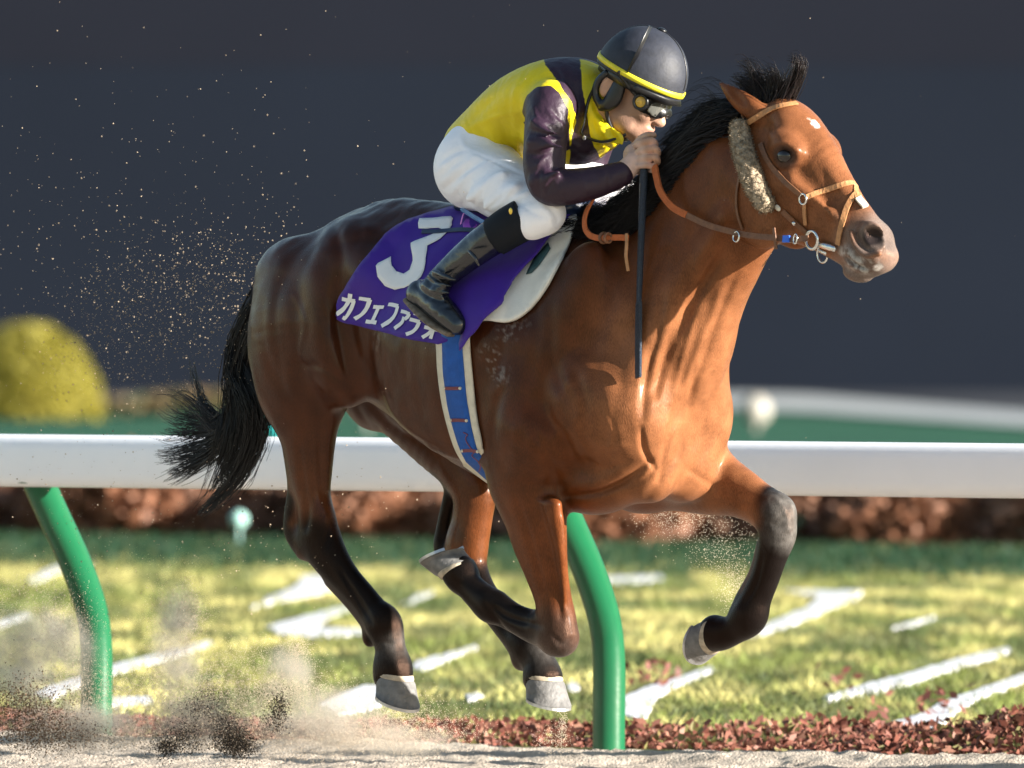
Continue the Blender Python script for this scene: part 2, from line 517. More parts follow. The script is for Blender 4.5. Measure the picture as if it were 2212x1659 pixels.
far_fore = limb([(1400, 985, 105, -.16, .62), (1470, 1015, 88, -.165, .66), (1535, 1038, 74, -.165, .7), (1590, 1060, 56, -.165, .74), (1635, 1086, 46, -.163, .8), (1668, 1112, 46, -.16, .85),
      (1680, 1150, 41, -.16, .85), (1668, 1200, 33, -.158, .82), (1652, 1250, 31, -.156, .82), (1634, 1292, 33, -.154, .85), (1618, 1332, 40, -.152, .88),
      (1590, 1358, 32, -.15, .92), (1562, 1368, 36, -.148, .95), (1545, 1368, 40, -.148, .95)], k=.03)
E(1682, 1105, -.16, (.045, .045, .045), k=.02)
limb([(1648, 1170, 12, -.158, .8), (1630, 1235, 12, -.156, .8), (1604, 1290, 15, -.153, .8), (1592, 1325, 17, -.152, .8)], k=.018)
# muscles of the neck
for s in (1, -1):
    m = np.array([1, s, 1])
    HF.tube([hp(1575, 470, .074) * m, hp(1470, 620, .100) * m, hp(1392, 770, .138) * m, hp(1335, 890, .165) * m], [.030, .038, .05, .05], [.024, .028, .034, .04], k=.035, sub=10)
    HF.tube([hp(1590, 545, .030) * m, hp(1532, 660, .034) * m, hp(1482, 780, .040) * m, hp(1440, 880, .05) * m], [.020, .026, .026, .010], [.02, .026, .026, .010], k=.045, sub=10)
# creases
HF.tube([hp(1215, 960, .245), hp(1222, 1040, .235), hp(1232, 1100, .20)], [.008, .012, .010], [.012] * 3, k=.03, neg=True)
HF.tube([hp(772, 640, .275), hp(762, 740, .285), hp(772, 830, .26), hp(790, 890, .22)], [.010, .012, .016, .014], [.010, .012, .02, .02], k=.05, neg=True)   # flank

HV, HQ = HF.mesh(2)
HN = None
HV = sculpt(HV, HQ, [
  # hindquarters
  ([(690, 545), (650, 600), (625, 670), (640, 740), (662, 775)], 22, 5), ([(722, 490), (735, 560), (730, 640), (735, 720), (750, 800), (772, 865)], 13, -9),
  ([(610, 600), (592, 680), (596, 760), (615, 830)], 13, -6), ([(700, 590), (690, 700), (700, 780)], 24, 5), ([(566, 650), (565, 720), (592, 810), (640, 880)], 11, -5),
  ([(640, 785), (700, 795), (752, 835)], 9, -5), ([(690, 900), (692, 1000), (697, 1080)], 9, -6), ([(716, 880), (709, 1000)], 11, 3), ([(664, 1085), (660, 1145)], 8, -9), ([(712, 1130), (702, 1185)], 8, -4),
  ([(645, 960), (655, 1040), (662, 1080)], 8, -5), ([(760, 482), (840, 508), (900, 505)], 15, 4), ([(690, 530), (780, 520), (870, 535)], 14, -4), ([(640, 640), (662, 700), (652, 760), (682, 800)], 6, 2.5), ([(700, 640), (712, 700), (705, 760)], 6, 2),
  # flank and ribs
  ([(815, 740), (835, 800), (850, 850)], 13, -3), ([(875, 765), (900, 830), (920, 890)], 13, -3), ([(790, 862), (850, 925), (940, 968)], 9, -5), ([(800, 845), (890, 930), (960, 978)], 9, 4), ([(770, 880), (800, 930)], 8, -4),
  # shoulder
  ([(1215, 560), (1190, 680), (1200, 800), (1240, 885)], 14, -6), ([(1080, 850), (1062, 950), (1090, 1020)], 12, -6), ([(1130, 720), (1122, 860), (1152, 960)], 30, 5), ([(1150, 925), (1192, 1000), (1216, 1070)], 11, -6),
  ([(1270, 790), (1330, 860), (1340, 940), (1295, 1020)], 38, 8), ([(1222, 1072), (1290, 1066), (1350, 1040), (1402, 1000)], 9, -16), ([(1240, 1050), (1300, 1042), (1352, 1012)], 14, 6), ([(1384, 925), (1392, 975), (1414, 1012)], 7, -11), ([(1402, 750), (1394, 830), (1388, 905)], 12, -10),
  ([(1432, 640), (1416, 740), (1396, 830)], 10, -6), ([(1480, 930), (1450, 1000), (1400, 1072)], 10, -6), ([(1535, 940), (1505, 1000), (1468, 1045)], 10, -4), ([(1440, 900), (1425, 985), (1380, 1058)], 24, 3), ([(1562, 615), (1522, 720), (1472, 850)], 9, 5), ([(1590, 590), (1546, 700), (1502, 830), (1462, 920)], 8, -5), ([(1560, 560), (1522, 610), (1452, 740), (1412, 850)], 11, -11), ([(1500, 790), (1492, 880), (1470, 990)], 9, -5),
  ([(1540, 480), (1500, 540), (1470, 620)], 16, -4), ([(1330, 590), (1300, 700), (1280, 780)], 18, -4), ([(1290, 880), (1322, 930), (1312, 990)], 6, 2.5), ([(1250, 945), (1290, 1000), (1340, 1010)], 6, 2.5),
  ([(1455, 700), (1432, 790), (1420, 860)], 8, -5), ([(1500, 690), (1470, 790), (1450, 870)], 8, 4), ([(1466, 870), (1442, 960), (1425, 1040)], 8, -7), ([(1330, 1056), (1400, 1030), (1452, 950)], 8, -6), ([(1545, 800), (1535, 880), (1500, 960)], 12, -5),
  ([(1560, 830), (1562, 890)], 12, 4), ([(1240, 800), (1262, 860), (1258, 930)], 12, -5), ([(1180, 900), (1215, 940), (1235, 1000)], 12, -5), ([(1260, 930), (1300, 960), (1360, 960)], 7, 3.5), ([(1265, 990), (1310, 1010), (1360, 995)], 7, -4),
  ([(1100, 640), (1085, 740), (1070, 830)], 14, -4), ([(960, 800), (985, 880), (1010, 950)], 12, -2.5), ([(1420, 560), (1390, 640), (1370, 720)], 10, -4), ([(1580, 470), (1560, 540), (1530, 590)], 9, -4),
  # legs
  ([(1165, 1095), (1190, 1190), (1208, 1290), (1212, 1335)], 8, -8), ([(1196, 1110), (1211, 1200), (1217, 1290)], 11, 4), ([(1118, 1080), (1150, 1180), (1176, 1280)], 8, -5), ([(1480, 1010), (1560, 1062), (1612, 1092)], 9, -5),
  ([(735, 1232), (775, 1300), (803, 1345)], 6, -6), ([(1648, 1195), (1632, 1260), (1606, 1308)], 6, -6), ([(1048, 1305), (1095, 1370)], 6, -5), ([(1168, 1352), (1100, 1334), (1068, 1312)], 6, -6),
  ([(1192, 1372), (1215, 1392), (1238, 1380)], 7, -4), ([(1665, 1130), (1690, 1140)], 7, -4), ([(820, 1385), (850, 1392)], 6, -4), ([(1675, 1075), (1700, 1110), (1702, 1150)], 7, 4),
  # face
  ([(1760, 415), (1788, 450), (1800, 490)], 6, 2.2), ([(1720, 425), (1748, 470), (1758, 520)], 6, 2), ([(1700, 372), (1730, 362)], 6, -3), ([(1668, 362), (1692, 370), (1716, 360)], 5, -3.5), ([(1664, 318), (1690, 308), (1720, 322)], 6, 4),
  ([(1652, 290), (1668, 262)], 10, -5), ([(1770, 360), (1800, 410), (1830, 445)], 10, -4), ([(1690, 440), (1720, 500)], 14, -4), ([(1640, 380), (1632, 440), (1650, 510)], 8, -5), ([(1845, 548), (1868, 570), (1900, 575)], 6, -4),
])
HN = vnormals(HV, HQ)
Qs = HV + .05 * np.stack([vnoise(HV, 6, 51), vnoise(HV, 6, 52), vnoise(HV, 6, 53)], 1)
relief = .0085 * (vnoise(Qs * [1.0, 1.0, .42], 13, 54) - .5) + .0045 * (vnoise(Qs * [1, 1, .5], 30, 55) - .5)
HV = HV + HN * (relief * sstep(.72, .98, HV[:, 2]) * (1 - .75 * sstep(.72, .9, HV[:, 0])))[:, None]
print("horse", len(HV), len(HQ))
# ---- coat colours: own markings, with sunlit front and shaded side painted in
def col_mix(c, t, m):
    return c * (1 - m[:, None]) + np.array(t) * m[:, None]
n1 = vnoise(HV, 9, 1); n2 = vnoise(HV, 30, 2)
HC = np.tile(np.array([.110, .031, .0090]), (len(HV), 1))
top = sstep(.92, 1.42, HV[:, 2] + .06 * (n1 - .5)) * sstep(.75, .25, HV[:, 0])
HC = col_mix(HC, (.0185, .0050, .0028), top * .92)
HC = col_mix(HC, (.048, .0115, .0036), sstep(.45, .0, HV[:, 0]) * sstep(.62, .9, HV[:, 2]) * .75)  # flank tone, deepened further to carry its shade
HC = col_mix(HC, (.11, .04, .015), sstep(.5, .9, n1) * .15)
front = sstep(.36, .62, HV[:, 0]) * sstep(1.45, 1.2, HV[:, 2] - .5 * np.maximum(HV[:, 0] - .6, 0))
HC = col_mix(HC, (.205, .084, .037), front * .8)  # naturally paler breast, lightened further as painted sunlight
neckd = sstep(.45, .6, HV[:, 0]) * sstep(1.28, 1.42, HV[:, 2]) * sstep(.98, .85, HV[:, 0])
HC = col_mix(HC, (.12, .040, .014), neckd * .6)
face_ = sstep(.85, 1.0, HV[:, 0]) * sstep(1.3, 1.4, HV[:, 2])
HC = col_mix(HC, (.175, .070, .031), face_ * .75)
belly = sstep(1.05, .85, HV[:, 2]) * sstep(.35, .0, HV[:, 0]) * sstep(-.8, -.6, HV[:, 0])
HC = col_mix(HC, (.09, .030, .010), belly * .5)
HC = HC * (1 - .27 * sstep(.52, .30, HV[:, 0]) * sstep(.72, .9, HV[:, 2]))[:, None]  # painted shade: darkens the coat over shoulder and flank
GLOSS = .35 + .65 * sstep(.5, .05, HV[:, 0])
BLK = (.0045, .004, .004)
def dark(P, r0, r1, amt=1.0, c=BLK):
    global HC
    d = cap_dist(HV, P) + .02 * (n1 - .5) + .012 * (n2 - .5)
    global GLOSS
    HC = col_mix(HC, c, (1 - sstep(r0, r1, d)) * amt); GLOSS = GLOSS * sstep(r0, r1, d)
dark(near_hind[8:], .05, .105)
dark([hp(633, 1080, .143), hp(620, 1130, .14), hp(640, 1190, .138)], .022, .05)
dark(far_hind[7:], .055, .10)
dark([hp(965, 1010, -.146), hp(965, 1080, -.143), hp(955, 1140, -.14), hp(965, 1205, -.138)], .03, .055)
dark(near_fore_low[1:], .06, .09)
dark([hp(1204, 1400, .155), hp(1204, 1370, .155)], .05, .11, .85, (.03, .022, .018))
dark([hp(1690, 1085, -.16), hp(1690, 1150, -.16), *far_fore[7:]], .045, .085)
dark([hp(1630, 1320, -.152), hp(1612, 1362, -.15), hp(1575, 1370, -.15)], .075, .11)
dark([hp(1640, 1190, -.158), hp(1615, 1270, -.155)], .01, .03, .7, (.12, .05, .02))
# dust on knees and pasterns
for P, r, a in (([hp(1690, 1100, -.16), hp(1695, 1150, -.16)], .06, .55), ([hp(848, 1390, .12), hp(848, 1440, .12)], .05, .35), ([hp(1165, 1420, -.12), hp(1172, 1455, -.12)], .05, .3),
                ([hp(1215, 1390, .155), hp(1180, 1395, .155)], .05, .25)):
    d = cap_dist(HV, P)
    HC = col_mix(HC, (.13, .12, .11), (1 - sstep(r * .5, r * 1.2, d)) * a * (.5 + vnoise(HV, 90, 5)))
# muzzle, eye surrounds, star
mz = cap_dist(HV, [hp(1895, 520, 0), hp(1862, 600, 0)])
HC = col_mix(HC, (.125, .102, .090), (1 - sstep(.045, .135, mz + .04 * (n2 - .5))) * .9)
HC = col_mix(HC, (.02, .016, .016), 1 - sstep(.020, .034, np.linalg.norm((HV - hp(1884, 512, .048)) * [1, .8, 1.1], axis=1)))
HC = col_mix(HC, (.035, .022, .018), (1 - sstep(.026, .048, np.linalg.norm(HV - hp(1697, 338, .09), axis=1))) * .9)
sd = np.linalg.norm((HV - hp(1758, 272, .012)) * np.array([1, 1.1, .62]), axis=1)
HC = col_mix(HC, (.75, .72, .68), 1 - sstep(.010, .018, sd + .016 * (vnoise(HV, 90, 6) - .5)))
ml = cap_dist(HV, [hp(1820, 556, .056), hp(1850, 574, .054), hp(1885, 588, .048), hp(1905, 594, .035)])
foam = (1 - sstep(.012, .045, ml)) * sstep(.45, .65, .6 * vnoise(HV, 70, 61) + .4 * vnoise(HV, 160, 62))
HC = col_mix(HC, (.42, .40, .37), foam * .75)
HC = col_mix(HC, (.03, .022, .02), (1 - sstep(.003, .009, ml)) * .8)
# salt of dried sweat on the flank
for P in ([hp(1090, 720, .27), hp(1125, 690, .27)], [hp(1060, 760, .27), hp(1085, 810, .27)], [hp(790, 745, .27), hp(815, 715, .27)]):
    d = cap_dist(HV, P)
    Rq = np.array([[.8, .36, .48], [-.6, .48, .64], [0, -.8, .6]])
    HC = col_mix(HC, (.22, .19, .17), (1 - sstep(.008, .045, d)) * sstep(.50, .78, .6 * vnoise(HV @ Rq, 110, 8) + .4 * vnoise(HV @ Rq.T, 230, 9)) * .6)

def coat_material():
    m, nt, b = nodes_of("bay_coat")
    at = nt.nodes.new("ShaderNodeVertexColor"); at.layer_name = "Col"
    tc = nt.nodes.new("ShaderNodeTexCoord")
    mp = nt.nodes.new("ShaderNodeMapping"); mp.inputs["Scale"].default_value = (110, 160, 26); mp.inputs["Rotation"].default_value = (0, .6, 0)
    nt.links.new(tc.outputs["Object"], mp.inputs["Vector"])
    nz = nt.nodes.new("ShaderNodeTexNoise"); nz.inputs["Scale"].default_value = 4; nz.inputs["Detail"].default_value = 5
    nt.links.new(mp.outputs[0], nz.inputs["Vector"])
    n2 = nt.nodes.new("ShaderNodeTexNoise"); n2.inputs["Scale"].default_value = 14; n2.inputs["Detail"].default_value = 5
    nt.links.new(tc.outputs["Object"], n2.inputs["Vector"])
    ad = nt.nodes.new("ShaderNodeMath"); ad.operation = 'ADD'
    nt.links.new(nz.outputs["Fac"], ad.inputs[0]); nt.links.new(n2.outputs["Fac"], ad.inputs[1])
    mr = nt.nodes.new("ShaderNodeMapRange"); mr.inputs["From Min"].default_value = .74; mr.inputs["From Max"].default_value = 1.26
    mr.inputs["To Min"].default_value = .62; mr.inputs["To Max"].default_value = 1.38
    nt.links.new(ad.outputs[0], mr.inputs["Value"])
    mx = nt.nodes.new("ShaderNodeMix"); mx.data_type = 'RGBA'; mx.blend_type = 'MULTIPLY'; mx.inputs["Factor"].default_value = 1
    nt.links.new(at.outputs["Color"], mx.inputs["A"]); nt.links.new(mr.outputs[0], mx.inputs["B"])
    nt.links.new(mx.outputs["Result"], b.inputs["Base Color"])
    b.inputs["Roughness"].default_value = .42
    b.inputs["Specular IOR Level"].default_value = .15
    b.inputs["Specular Tint"].default_value = (1, .55, .36, 1)
    b.inputs["Sheen Roughness"].default_value = .35
    b.inputs["Sheen Tint"].default_value = (.9, .75, .6, 1)
    cw = nt.nodes.new("ShaderNodeMath"); cw.operation = 'MULTIPLY'; cw.inputs[1].default_value = .30
    nt.links.new(at.outputs["Alpha"], cw.inputs[0]); nt.links.new(cw.outputs[0], b.inputs["Coat Weight"])
    b.inputs["Coat Roughness"].default_value = .23
    rr = nt.nodes.new("ShaderNodeMapRange"); rr.inputs["To Min"].default_value = .26; rr.inputs["To Max"].default_value = .46
    nt.links.new(n2.outputs["Fac"], rr.inputs["Value"]); nt.links.new(rr.outputs[0], b.inputs["Roughness"])
    bp = nt.nodes.new("ShaderNodeBump"); bp.inputs["Strength"].default_value = .30; bp.inputs["Distance"].default_value = .006
    nt.links.new(ad.outputs[0], bp.inputs["Height"]); nt.links.new(bp.outputs[0], b.inputs["Normal"])
    return m
M_COAT = coat_material()
LV = loc(HV); LQ = HQ[:, ::-1]
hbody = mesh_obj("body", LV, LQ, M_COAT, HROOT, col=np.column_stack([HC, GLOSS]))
# finder for the skin: rays from the camera through a photo pixel
HBVH = BVHTree.FromPolygons([tuple(v) for v in HV], [tuple(int(i) for i in q) for q in HQ])
CAM_H3 = np.array([CAMP @ HEAD, CAMP @ NLAT, CAMP[2]])
def skin(px, py, off=0.0):
    d = ray(px, py); dh = np.array([d @ HEAD, d @ NLAT, d[2]])
    hit, nor, idx, dist = HBVH.ray_cast(Vector(CAM_H3), Vector(dh).normalized())
    if hit is None:
        return None
    n = np.array(nor)
    if n @ dh > 0: n = -n
    return np.array(hit) + n * off
# ------------------------------------------------------------------ hooves, eyes, hair
M_HOOF = simple("hoof_horn", (0.1275, 0.1232, 0.119), .55, .4, var=.35, scale=45, bump=.3, bscale=90)
M_BAND = simple("pale_hoof_rim", (0.357, 0.2975, 0.221), .7, .3, var=.45, scale=55)
M_SHOE = simple("worn_steel_shoe", (.45, .45, .46), .35, .5, metal=.8, var=.2)
M_EYE = simple("horse_eye", (.012, .008, .007), .06, .6, var=.1)
M_HAIR = simple("black_horse_hair", (0.0072, 0.0066, 0.0078), .36, .35, var=.3, scale=60)
M_HAIR2 = simple("brown_black_hair", (.014, .009, .009), .4, .35, var=.5, scale=40)
M_NOSE = simple("nostril_lining", (.05, .012, .010), .6, .3)

def nrm(v):
    v = np.asarray(v, float); return v / np.linalg.norm(v)

def hoof(cor, sole_dir, toe_dir, parent, r=.052, h=.074):
    """cor: coronet centre; sole_dir: axis from coronet to sole; toe_dir: towards the toe (horse space)"""
    z = nrm(sole_dir); x = np.asarray(toe_dir, float); x = nrm(x - z * (x @ z)); y = np.cross(z, x)
    n = 28; rings = []
    prof = [(-.012, .86, 0), (.0, .97, 0), (.010, 1.02, .002), (.3 * h, 1.08, .012), (.7 * h, 1.16, .022), (h, 1.24, .030)]
    def ring(d, q, sh, flat):
        out = []
        for i in range(n):
            a = 2 * math.pi * i / n
            c, s_ = math.cos(a), math.sin(a)
            rx = r * q * (1.0 if c > 0 else .92)
            dd = d * (1 - .30 * (1 - c) / 2) if flat else d           # heels are shorter than the toe
            wob = 1 + .012 * math.sin(5 * a + d * 90)
            out.append(cor + z * dd + x * (rx * c * wob + sh) + y * (r * q * .96 * s_ * wob))
        return out
    V = []
    for d, q, sh in prof:
        V += ring(d, q, sh, True)
    m = len(prof)
    F = [(k * n + i, k * n + (i + 1) % n, (k + 1) * n + (i + 1) % n, (k + 1) * n + i) for k in range(m - 1) for i in range(n)]
    F.append(tuple(range(n)))
    F.append(tuple((m - 1) * n + i for i in range(n))[::-1])
    o = mesh_obj("hoof", loc(np.array(V)), [f[::-1] for f in F], M_HOOF, parent)
    # pale rim under the hair line
    V = ring(-.002, 1.0, 0, True) + ring(.003, 1.045, .003, True) + ring(.012, 1.065, .006, True) + ring(.015, 1.04, .008, True)
    F = [(k * n + i, k * n + (i + 1) % n, (k + 1) * n + (i + 1) % n, (k + 1) * n + i) for k in range(3) for i in range(n)]
    b = mesh_obj("coronet_rim", loc(np.array(V)), [f[::-1] for f in F], M_BAND, parent)
    # shoe
    V = []
    nn = 22
    for i in range(nn):
        a = math.radians(-140 + 280 * i / (nn - 1)); c, s_ = math.cos(a), math.sin(a)
        dd = h * (1 - .30 * (1 - c) / 2)
        for q, e in ((1.22, .001), (1.22, .009), (.86, .009), (.86, .001)):
            V.append(cor + z * (dd + e) + x * (r * q * c + .030) + y * (r * q * .96 * s_))
    F = [(4 * i + j, 4 * i + (j + 1) % 4, 4 * i + 4 + (j + 1) % 4, 4 * i + 4 + j) for i in range(nn - 1) for j in range(4)] + [(0, 1, 2, 3), (4 * nn - 1, 4 * nn - 2, 4 * nn - 3, 4 * nn - 4)]
    sh = mesh_obj("horseshoe", loc(np.array(V)), F, M_SHOE, parent, smooth=False)

hoof(hp(850, 1452, .12), (-.16, 0, -1), (1, .1, -.3), HROOT, h=.086)
hoof(hp(1171, 1456, -.12), (-.05, 0, -1), (1, .1, -.3), HROOT, h=.086)
hoof(hp(992, 1232, .134), (-.50, .05, .80), (-.85, 0, -.45), HROOT)
hoof(hp(1546, 1367, -.148), (-1, -.1, .05), (-.1, 0, -1), HROOT, r=.050, h=.066)

def ball(name, c, r, mat, parent, M=None, seg=24, ring=14):
    c = np.array(c); r = np.array(r, float) * np.ones(3); M = np.eye(3) if M is None else M
    V = []; F = []
    for i in range(ring + 1):
        t = math.pi * i / ring
        for j in range(seg):
            a = 2 * math.pi * j / seg
            V.append(c + M @ (r * np.array([math.sin(t) * math.cos(a), math.sin(t) * math.sin(a), math.cos(t)])))
    for i in range(ring):
        for j in range(seg):
            F.append((i * seg + j, (i + 1) * seg + j, (i + 1) * seg + (j + 1) % seg, i * seg + (j + 1) % seg))
    return mesh_obj(name, loc(np.array(V)), F, mat, parent)

for s in (1, -1):
    ball("eye", hp(1696, 337, .083) * [1, s, 1], (.026, .021, .022), M_EYE, HROOT)
    ball("nostril_lining", hp(1880, 514, .014) * [1, s, 1], (.03, .022, .02), M_NOSE, HROOT, rotL(-52))

def strands(name, polys, r0, r1, mat, parent, sides=3):
    """many thin tapering hairs as one mesh"""
    V = []; F = []; base = 0
    for P in polys:
        P = np.asarray(P); n = len(P)
        T = np.gradient(P, axis=0); T /= np.linalg.norm(T, axis=1)[:, None] + 1e-9
        A = np.cross(T, np.array([.3, .9, .2])); A /= np.linalg.norm(A, axis=1)[:, None] + 1e-9
        B = np.cross(T, A)
        t = np.linspace(0, 1, n)
        r = (r0 + (r1 - r0) * t ** 1.3)[:, None]
        for k in range(sides):
            a = 2 * math.pi * k / sides
            V.append(P + (A * math.cos(a) + B * math.sin(a)) * r)
        idx = base + np.arange(n)
        for k in range(sides):
            k2 = (k + 1) % sides
            F.append(np.stack([idx[:-1] + k * n, idx[:-1] + k2 * n, idx[1:] + k2 * n, idx[1:] + k * n], 1))
        base += sides * n
    return mesh_obj(name, loc(np.concatenate(V)), np.concatenate(F), mat, parent)

def hair_lock(ctrl, n, spread0, spread1, pts=9, wob=.012, short=.25):
    """a lock: n hairs following control points in horse space, fanning from spread0 to spread1"""
    C = np.array(ctrl, float); out = []
    C = catmull(C, 6)
    L = np.linspace(0, 1, len(C))
    for _ in range(n):
        d = RNG.normal(size=3); d2 = RNG.normal(size=3) * .5
        e = 1 - short * RNG.random()
        t = np.linspace(0, e, pts)
        P = np.stack([np.interp(t, L, C[:, i]) for i in range(3)], 1)
        sp = spread0 + (spread1 - spread0) * t ** 1.2
        P = P + d * sp[:, None] + d2 * (wob * np.sin(t * 5 + RNG.random() * 6))[:, None]
        out.append(P)
    return out

# tail: a dense dock that fans out
T = []
dock = [hp(585, 640, .0), hp(548, 705, .02), hp(518, 790, .02)]
for k in range(26):                                             # dense core hanging down
    u = k / 25
    T += hair_lock([*dock, hp(505 + 50 * u, 870, .02 + .05 * (u - .5)), hp(490 + 75 * u, 930, .03), hp(470 + 80 * u * .9, 1000, .03), hp(440 + 70 * u, 1080 - 40 * u, .03)], 24, .020, .012, short=.35)
for k in range(12):                                             # curl that ends in the low tip
    u = k / 11
    T += hair_lock([*dock, hp(545 + 20 * u, 880, .03), hp(545 + 15 * u, 950, .03), hp(505 + 20 * u, 1030, .04), hp(455 + 15 * u, 1085, .04), hp(425 + 20 * u, 1115 - 10 * u, .04)], 14, .018, .010, short=.25)
for k in range(44):                                             # locks blown out behind
    u = k / 43
    y1 = 860 + 190 * u + 14 * RNG.normal()
    x1 = 352 + 30 * RNG.random() - 25 * math.sin(u * 3.1)
    T += hair_lock([hp(548, 705, .02), hp(525, 800, .02), hp(510, 870 + 30 * u, .0), hp(480, 905 + 65 * u, -.02), hp(425, 895 + 120 * u, -.03), hp((x1 + 425) / 2 - 10, (y1 + 895 + 120 * u) / 2 + 6, -.03), hp(x1, y1, -.04)],
                   int(9 + 6 * u), .012, .006, pts=12, short=.4)
for k in range(3):                                              # wisps thrown up
    T += hair_lock([hp(470, 900, -.02), hp(440, 870, -.03), hp(425, 820, -.03), hp(408 + 7 * k, 775 + 8 * k, -.03)], 9, .006, .006, short=.5)
    T += hair_lock([hp(480, 930, -.02), hp(430, 880, -.03), hp(390, 855, -.04), hp(345 + 12 * k, 838 + 12 * k, -.05)], 12, .012, .014, short=.5)
strands("tail", T, .0018, .0005, M_HAIR, HROOT)
# mane blown back from the crest
M = []
crest = catmull(np.array([hp(1606, 236, 0), hp(1560, 300, 0), hp(1500, 385, 0), (hp(1422, 462, 0)), hp(1340, 505, 0), hp(1262, 500, 0)]), 12)
NC = len(crest)
for k in range(80):
    u = k / 79; i_ = min(int(u * (NC - 1)), NC - 2); r = crest[i_]
    tg = nrm(crest[min(i_ + 3, NC - 1)] - crest[max(i_ - 3, 0)]); nv = nrm(np.array([-tg[2], 0, tg[0]])); nv = nv if nv[2] > 0 else -nv
    ln = (.13 + .11 * math.sin(math.pi * min(1, u * 1.1 + .15))) * (.85 + .3 * RNG.random())
    a = .42 + .30 * RNG.random() - .35 * u
    d = nrm(tg * 1.0 + nv * a) * ln
    lat = .02 * RNG.normal()
    M += hair_lock([r - [0, 0, .012], r + d * .22 + nv * .030, r + d * .6 + nv * .045 + [0, lat * .5, 0], r + d + nv * .02 + [0, lat, -.01]], 44, .011, .009, short=.35, pts=8)
    nr = r + np.array([.0, .030 + .03 * u, -.022]) - nv * .005                      # near-side hairs over the crest
    M += hair_lock([nr + nv * .02, nr + d * .35 + nv * .02 + [0, .02, 0], nr + d * .75 + [0, .025, -.015], nr + d * 1.05 + [0, .02, -.035]], 36, .013, .010, short=.4, pts=8)
for k in range(14):                                            # loose wisps
    u = RNG.random() * .5; r = crest[int(u * (NC - 1))]
    M += hair_lock([r, r + [-.03, 0, .05], r + [-.09, .01, .075 + .03 * RNG.random()], r + [-.15 - .04 * RNG.random(), .01, .07]], 4, .006, .008, short=.5)
strands("mane", M, .0013, .0004, M_HAIR, HROOT)
# forelock blown upright between the ears
Fk = []
for k in range(26):
    u = k / 25
    b = hp(1628 + 66 * u, 236 - 14 * math.sin(u * 3.1), .0)
    tipx = 1572 + 84 * u + 22 * math.sin(u * 11); tipy = 122 + 40 * abs(math.sin(u * 8 + .9)) + 22 * RNG.random()
    if u > .8: tipx, tipy = 1702 + 6 * RNG.random(), 122 + 12 * RNG.random()
    Fk += hair_lock([b, b * .55 + hp(tipx + 40, tipy + 20, .0) * .45 + [0, .0, .016], hp(tipx + 24, tipy + 10, .01), hp(tipx, tipy, .01)], 38, .012, .008, short=.6)
strands("forelock", Fk, .0012, .0004, M_HAIR2, HROOT)
# ------------------------------------------------------------------ the jockey
JROOT = empty("person", (0, 0, 0), -TH)
tag(JROOT, "jockey in yellow and dark purple silks crouched over the horse's neck", "person")
M_SKIN = simple("skin", (.50, .29, .20), .5, .4, var=.12, scale=40, attr=True, bump=.15, bscale=260)
M_SILK = simple("racing_silk", (1, 1, 1), .5, .35, var=.1, scale=14, attr=True, bump=.4, bscale=40)
M_WHITE = simple("white_breeches", (0.8436, 0.8436, 0.8892), .6, .3, var=.04, scale=12, bump=.35, bscale=34)
M_BOOT = simple("black_boot_leather", (0.0072, 0.0096, 0.0144), .22, .6, var=.5, scale=30, bump=.35, bscale=28, coat=.3)
M_CUFF = simple("matt_boot_cuff", (.006, .008, .012), .7, .2)
M_BLACK = simple("black_plastic", (0.0072, 0.0072, 0.0084), .35, .5)
M_HELM = simple("helmet_cover", (0.018, 0.0204, 0.03), .6, .4, var=.3, scale=40, bump=.08, bscale=90)
M_YEL = simple("yellow_trim", (0.612, 0.527, 0.0255), .45, .4)

def silk_pattern(m):
    nt = m.node_tree; at = [n for n in nt.nodes if n.type == 'VERTEX_COLOR'][0]; mx = [n for n in nt.nodes if n.type == 'MIX'][0]
    r = nt.nodes.new("ShaderNodeMapRange"); r.inputs["From Min"].default_value = .40; r.inputs["From Max"].default_value = .60
    nt.links.new(at.outputs["Color"], r.inputs["Value"])
    c = nt.nodes.new("ShaderNodeMix"); c.data_type = 'RGBA'; c.inputs["A"].default_value = (.66, .52, .006, 1); c.inputs["B"].default_value = (.024, .0105, .022, 1)
    nt.links.new(r.outputs[0], c.inputs["Factor"]); nt.links.new(c.outputs["Result"], mx.inputs["A"])
silk_pattern(M_SILK)
# head frame: f forward, u up, s towards the camera side
PSI, HPITCH = TH - math.radians(22), math.radians(-27)
hf0 = np.array([math.cos(PSI), -math.sin(PSI), 0])     # turned to the horse's left (negative L)
hs = np.array([math.sin(PSI), math.cos(PSI), 0])
hff = hf0 * math.cos(HPITCH) + np.array([0, 0, 1]) * math.sin(HPITCH)
huu = -hf0 * math.sin(HPITCH) + np.array([0, 0, 1]) * math.cos(HPITCH)
HMAT = np.stack([hff, hs, huu], 1)
EAR = hp(1312, 186, .075)
HC0 = EAR - hs * .078
def hd(f, u, s=0.0):
    return HC0 + hff * f + huu * u + hs * s

JF = Field((-.35, -.40, 1.30), (.85, .45, 2.12), .004)
def je(F, c, r, k=.02, M=None, sub=False):
    F.ell(c, r, HMAT if M is None else M, k, sub)
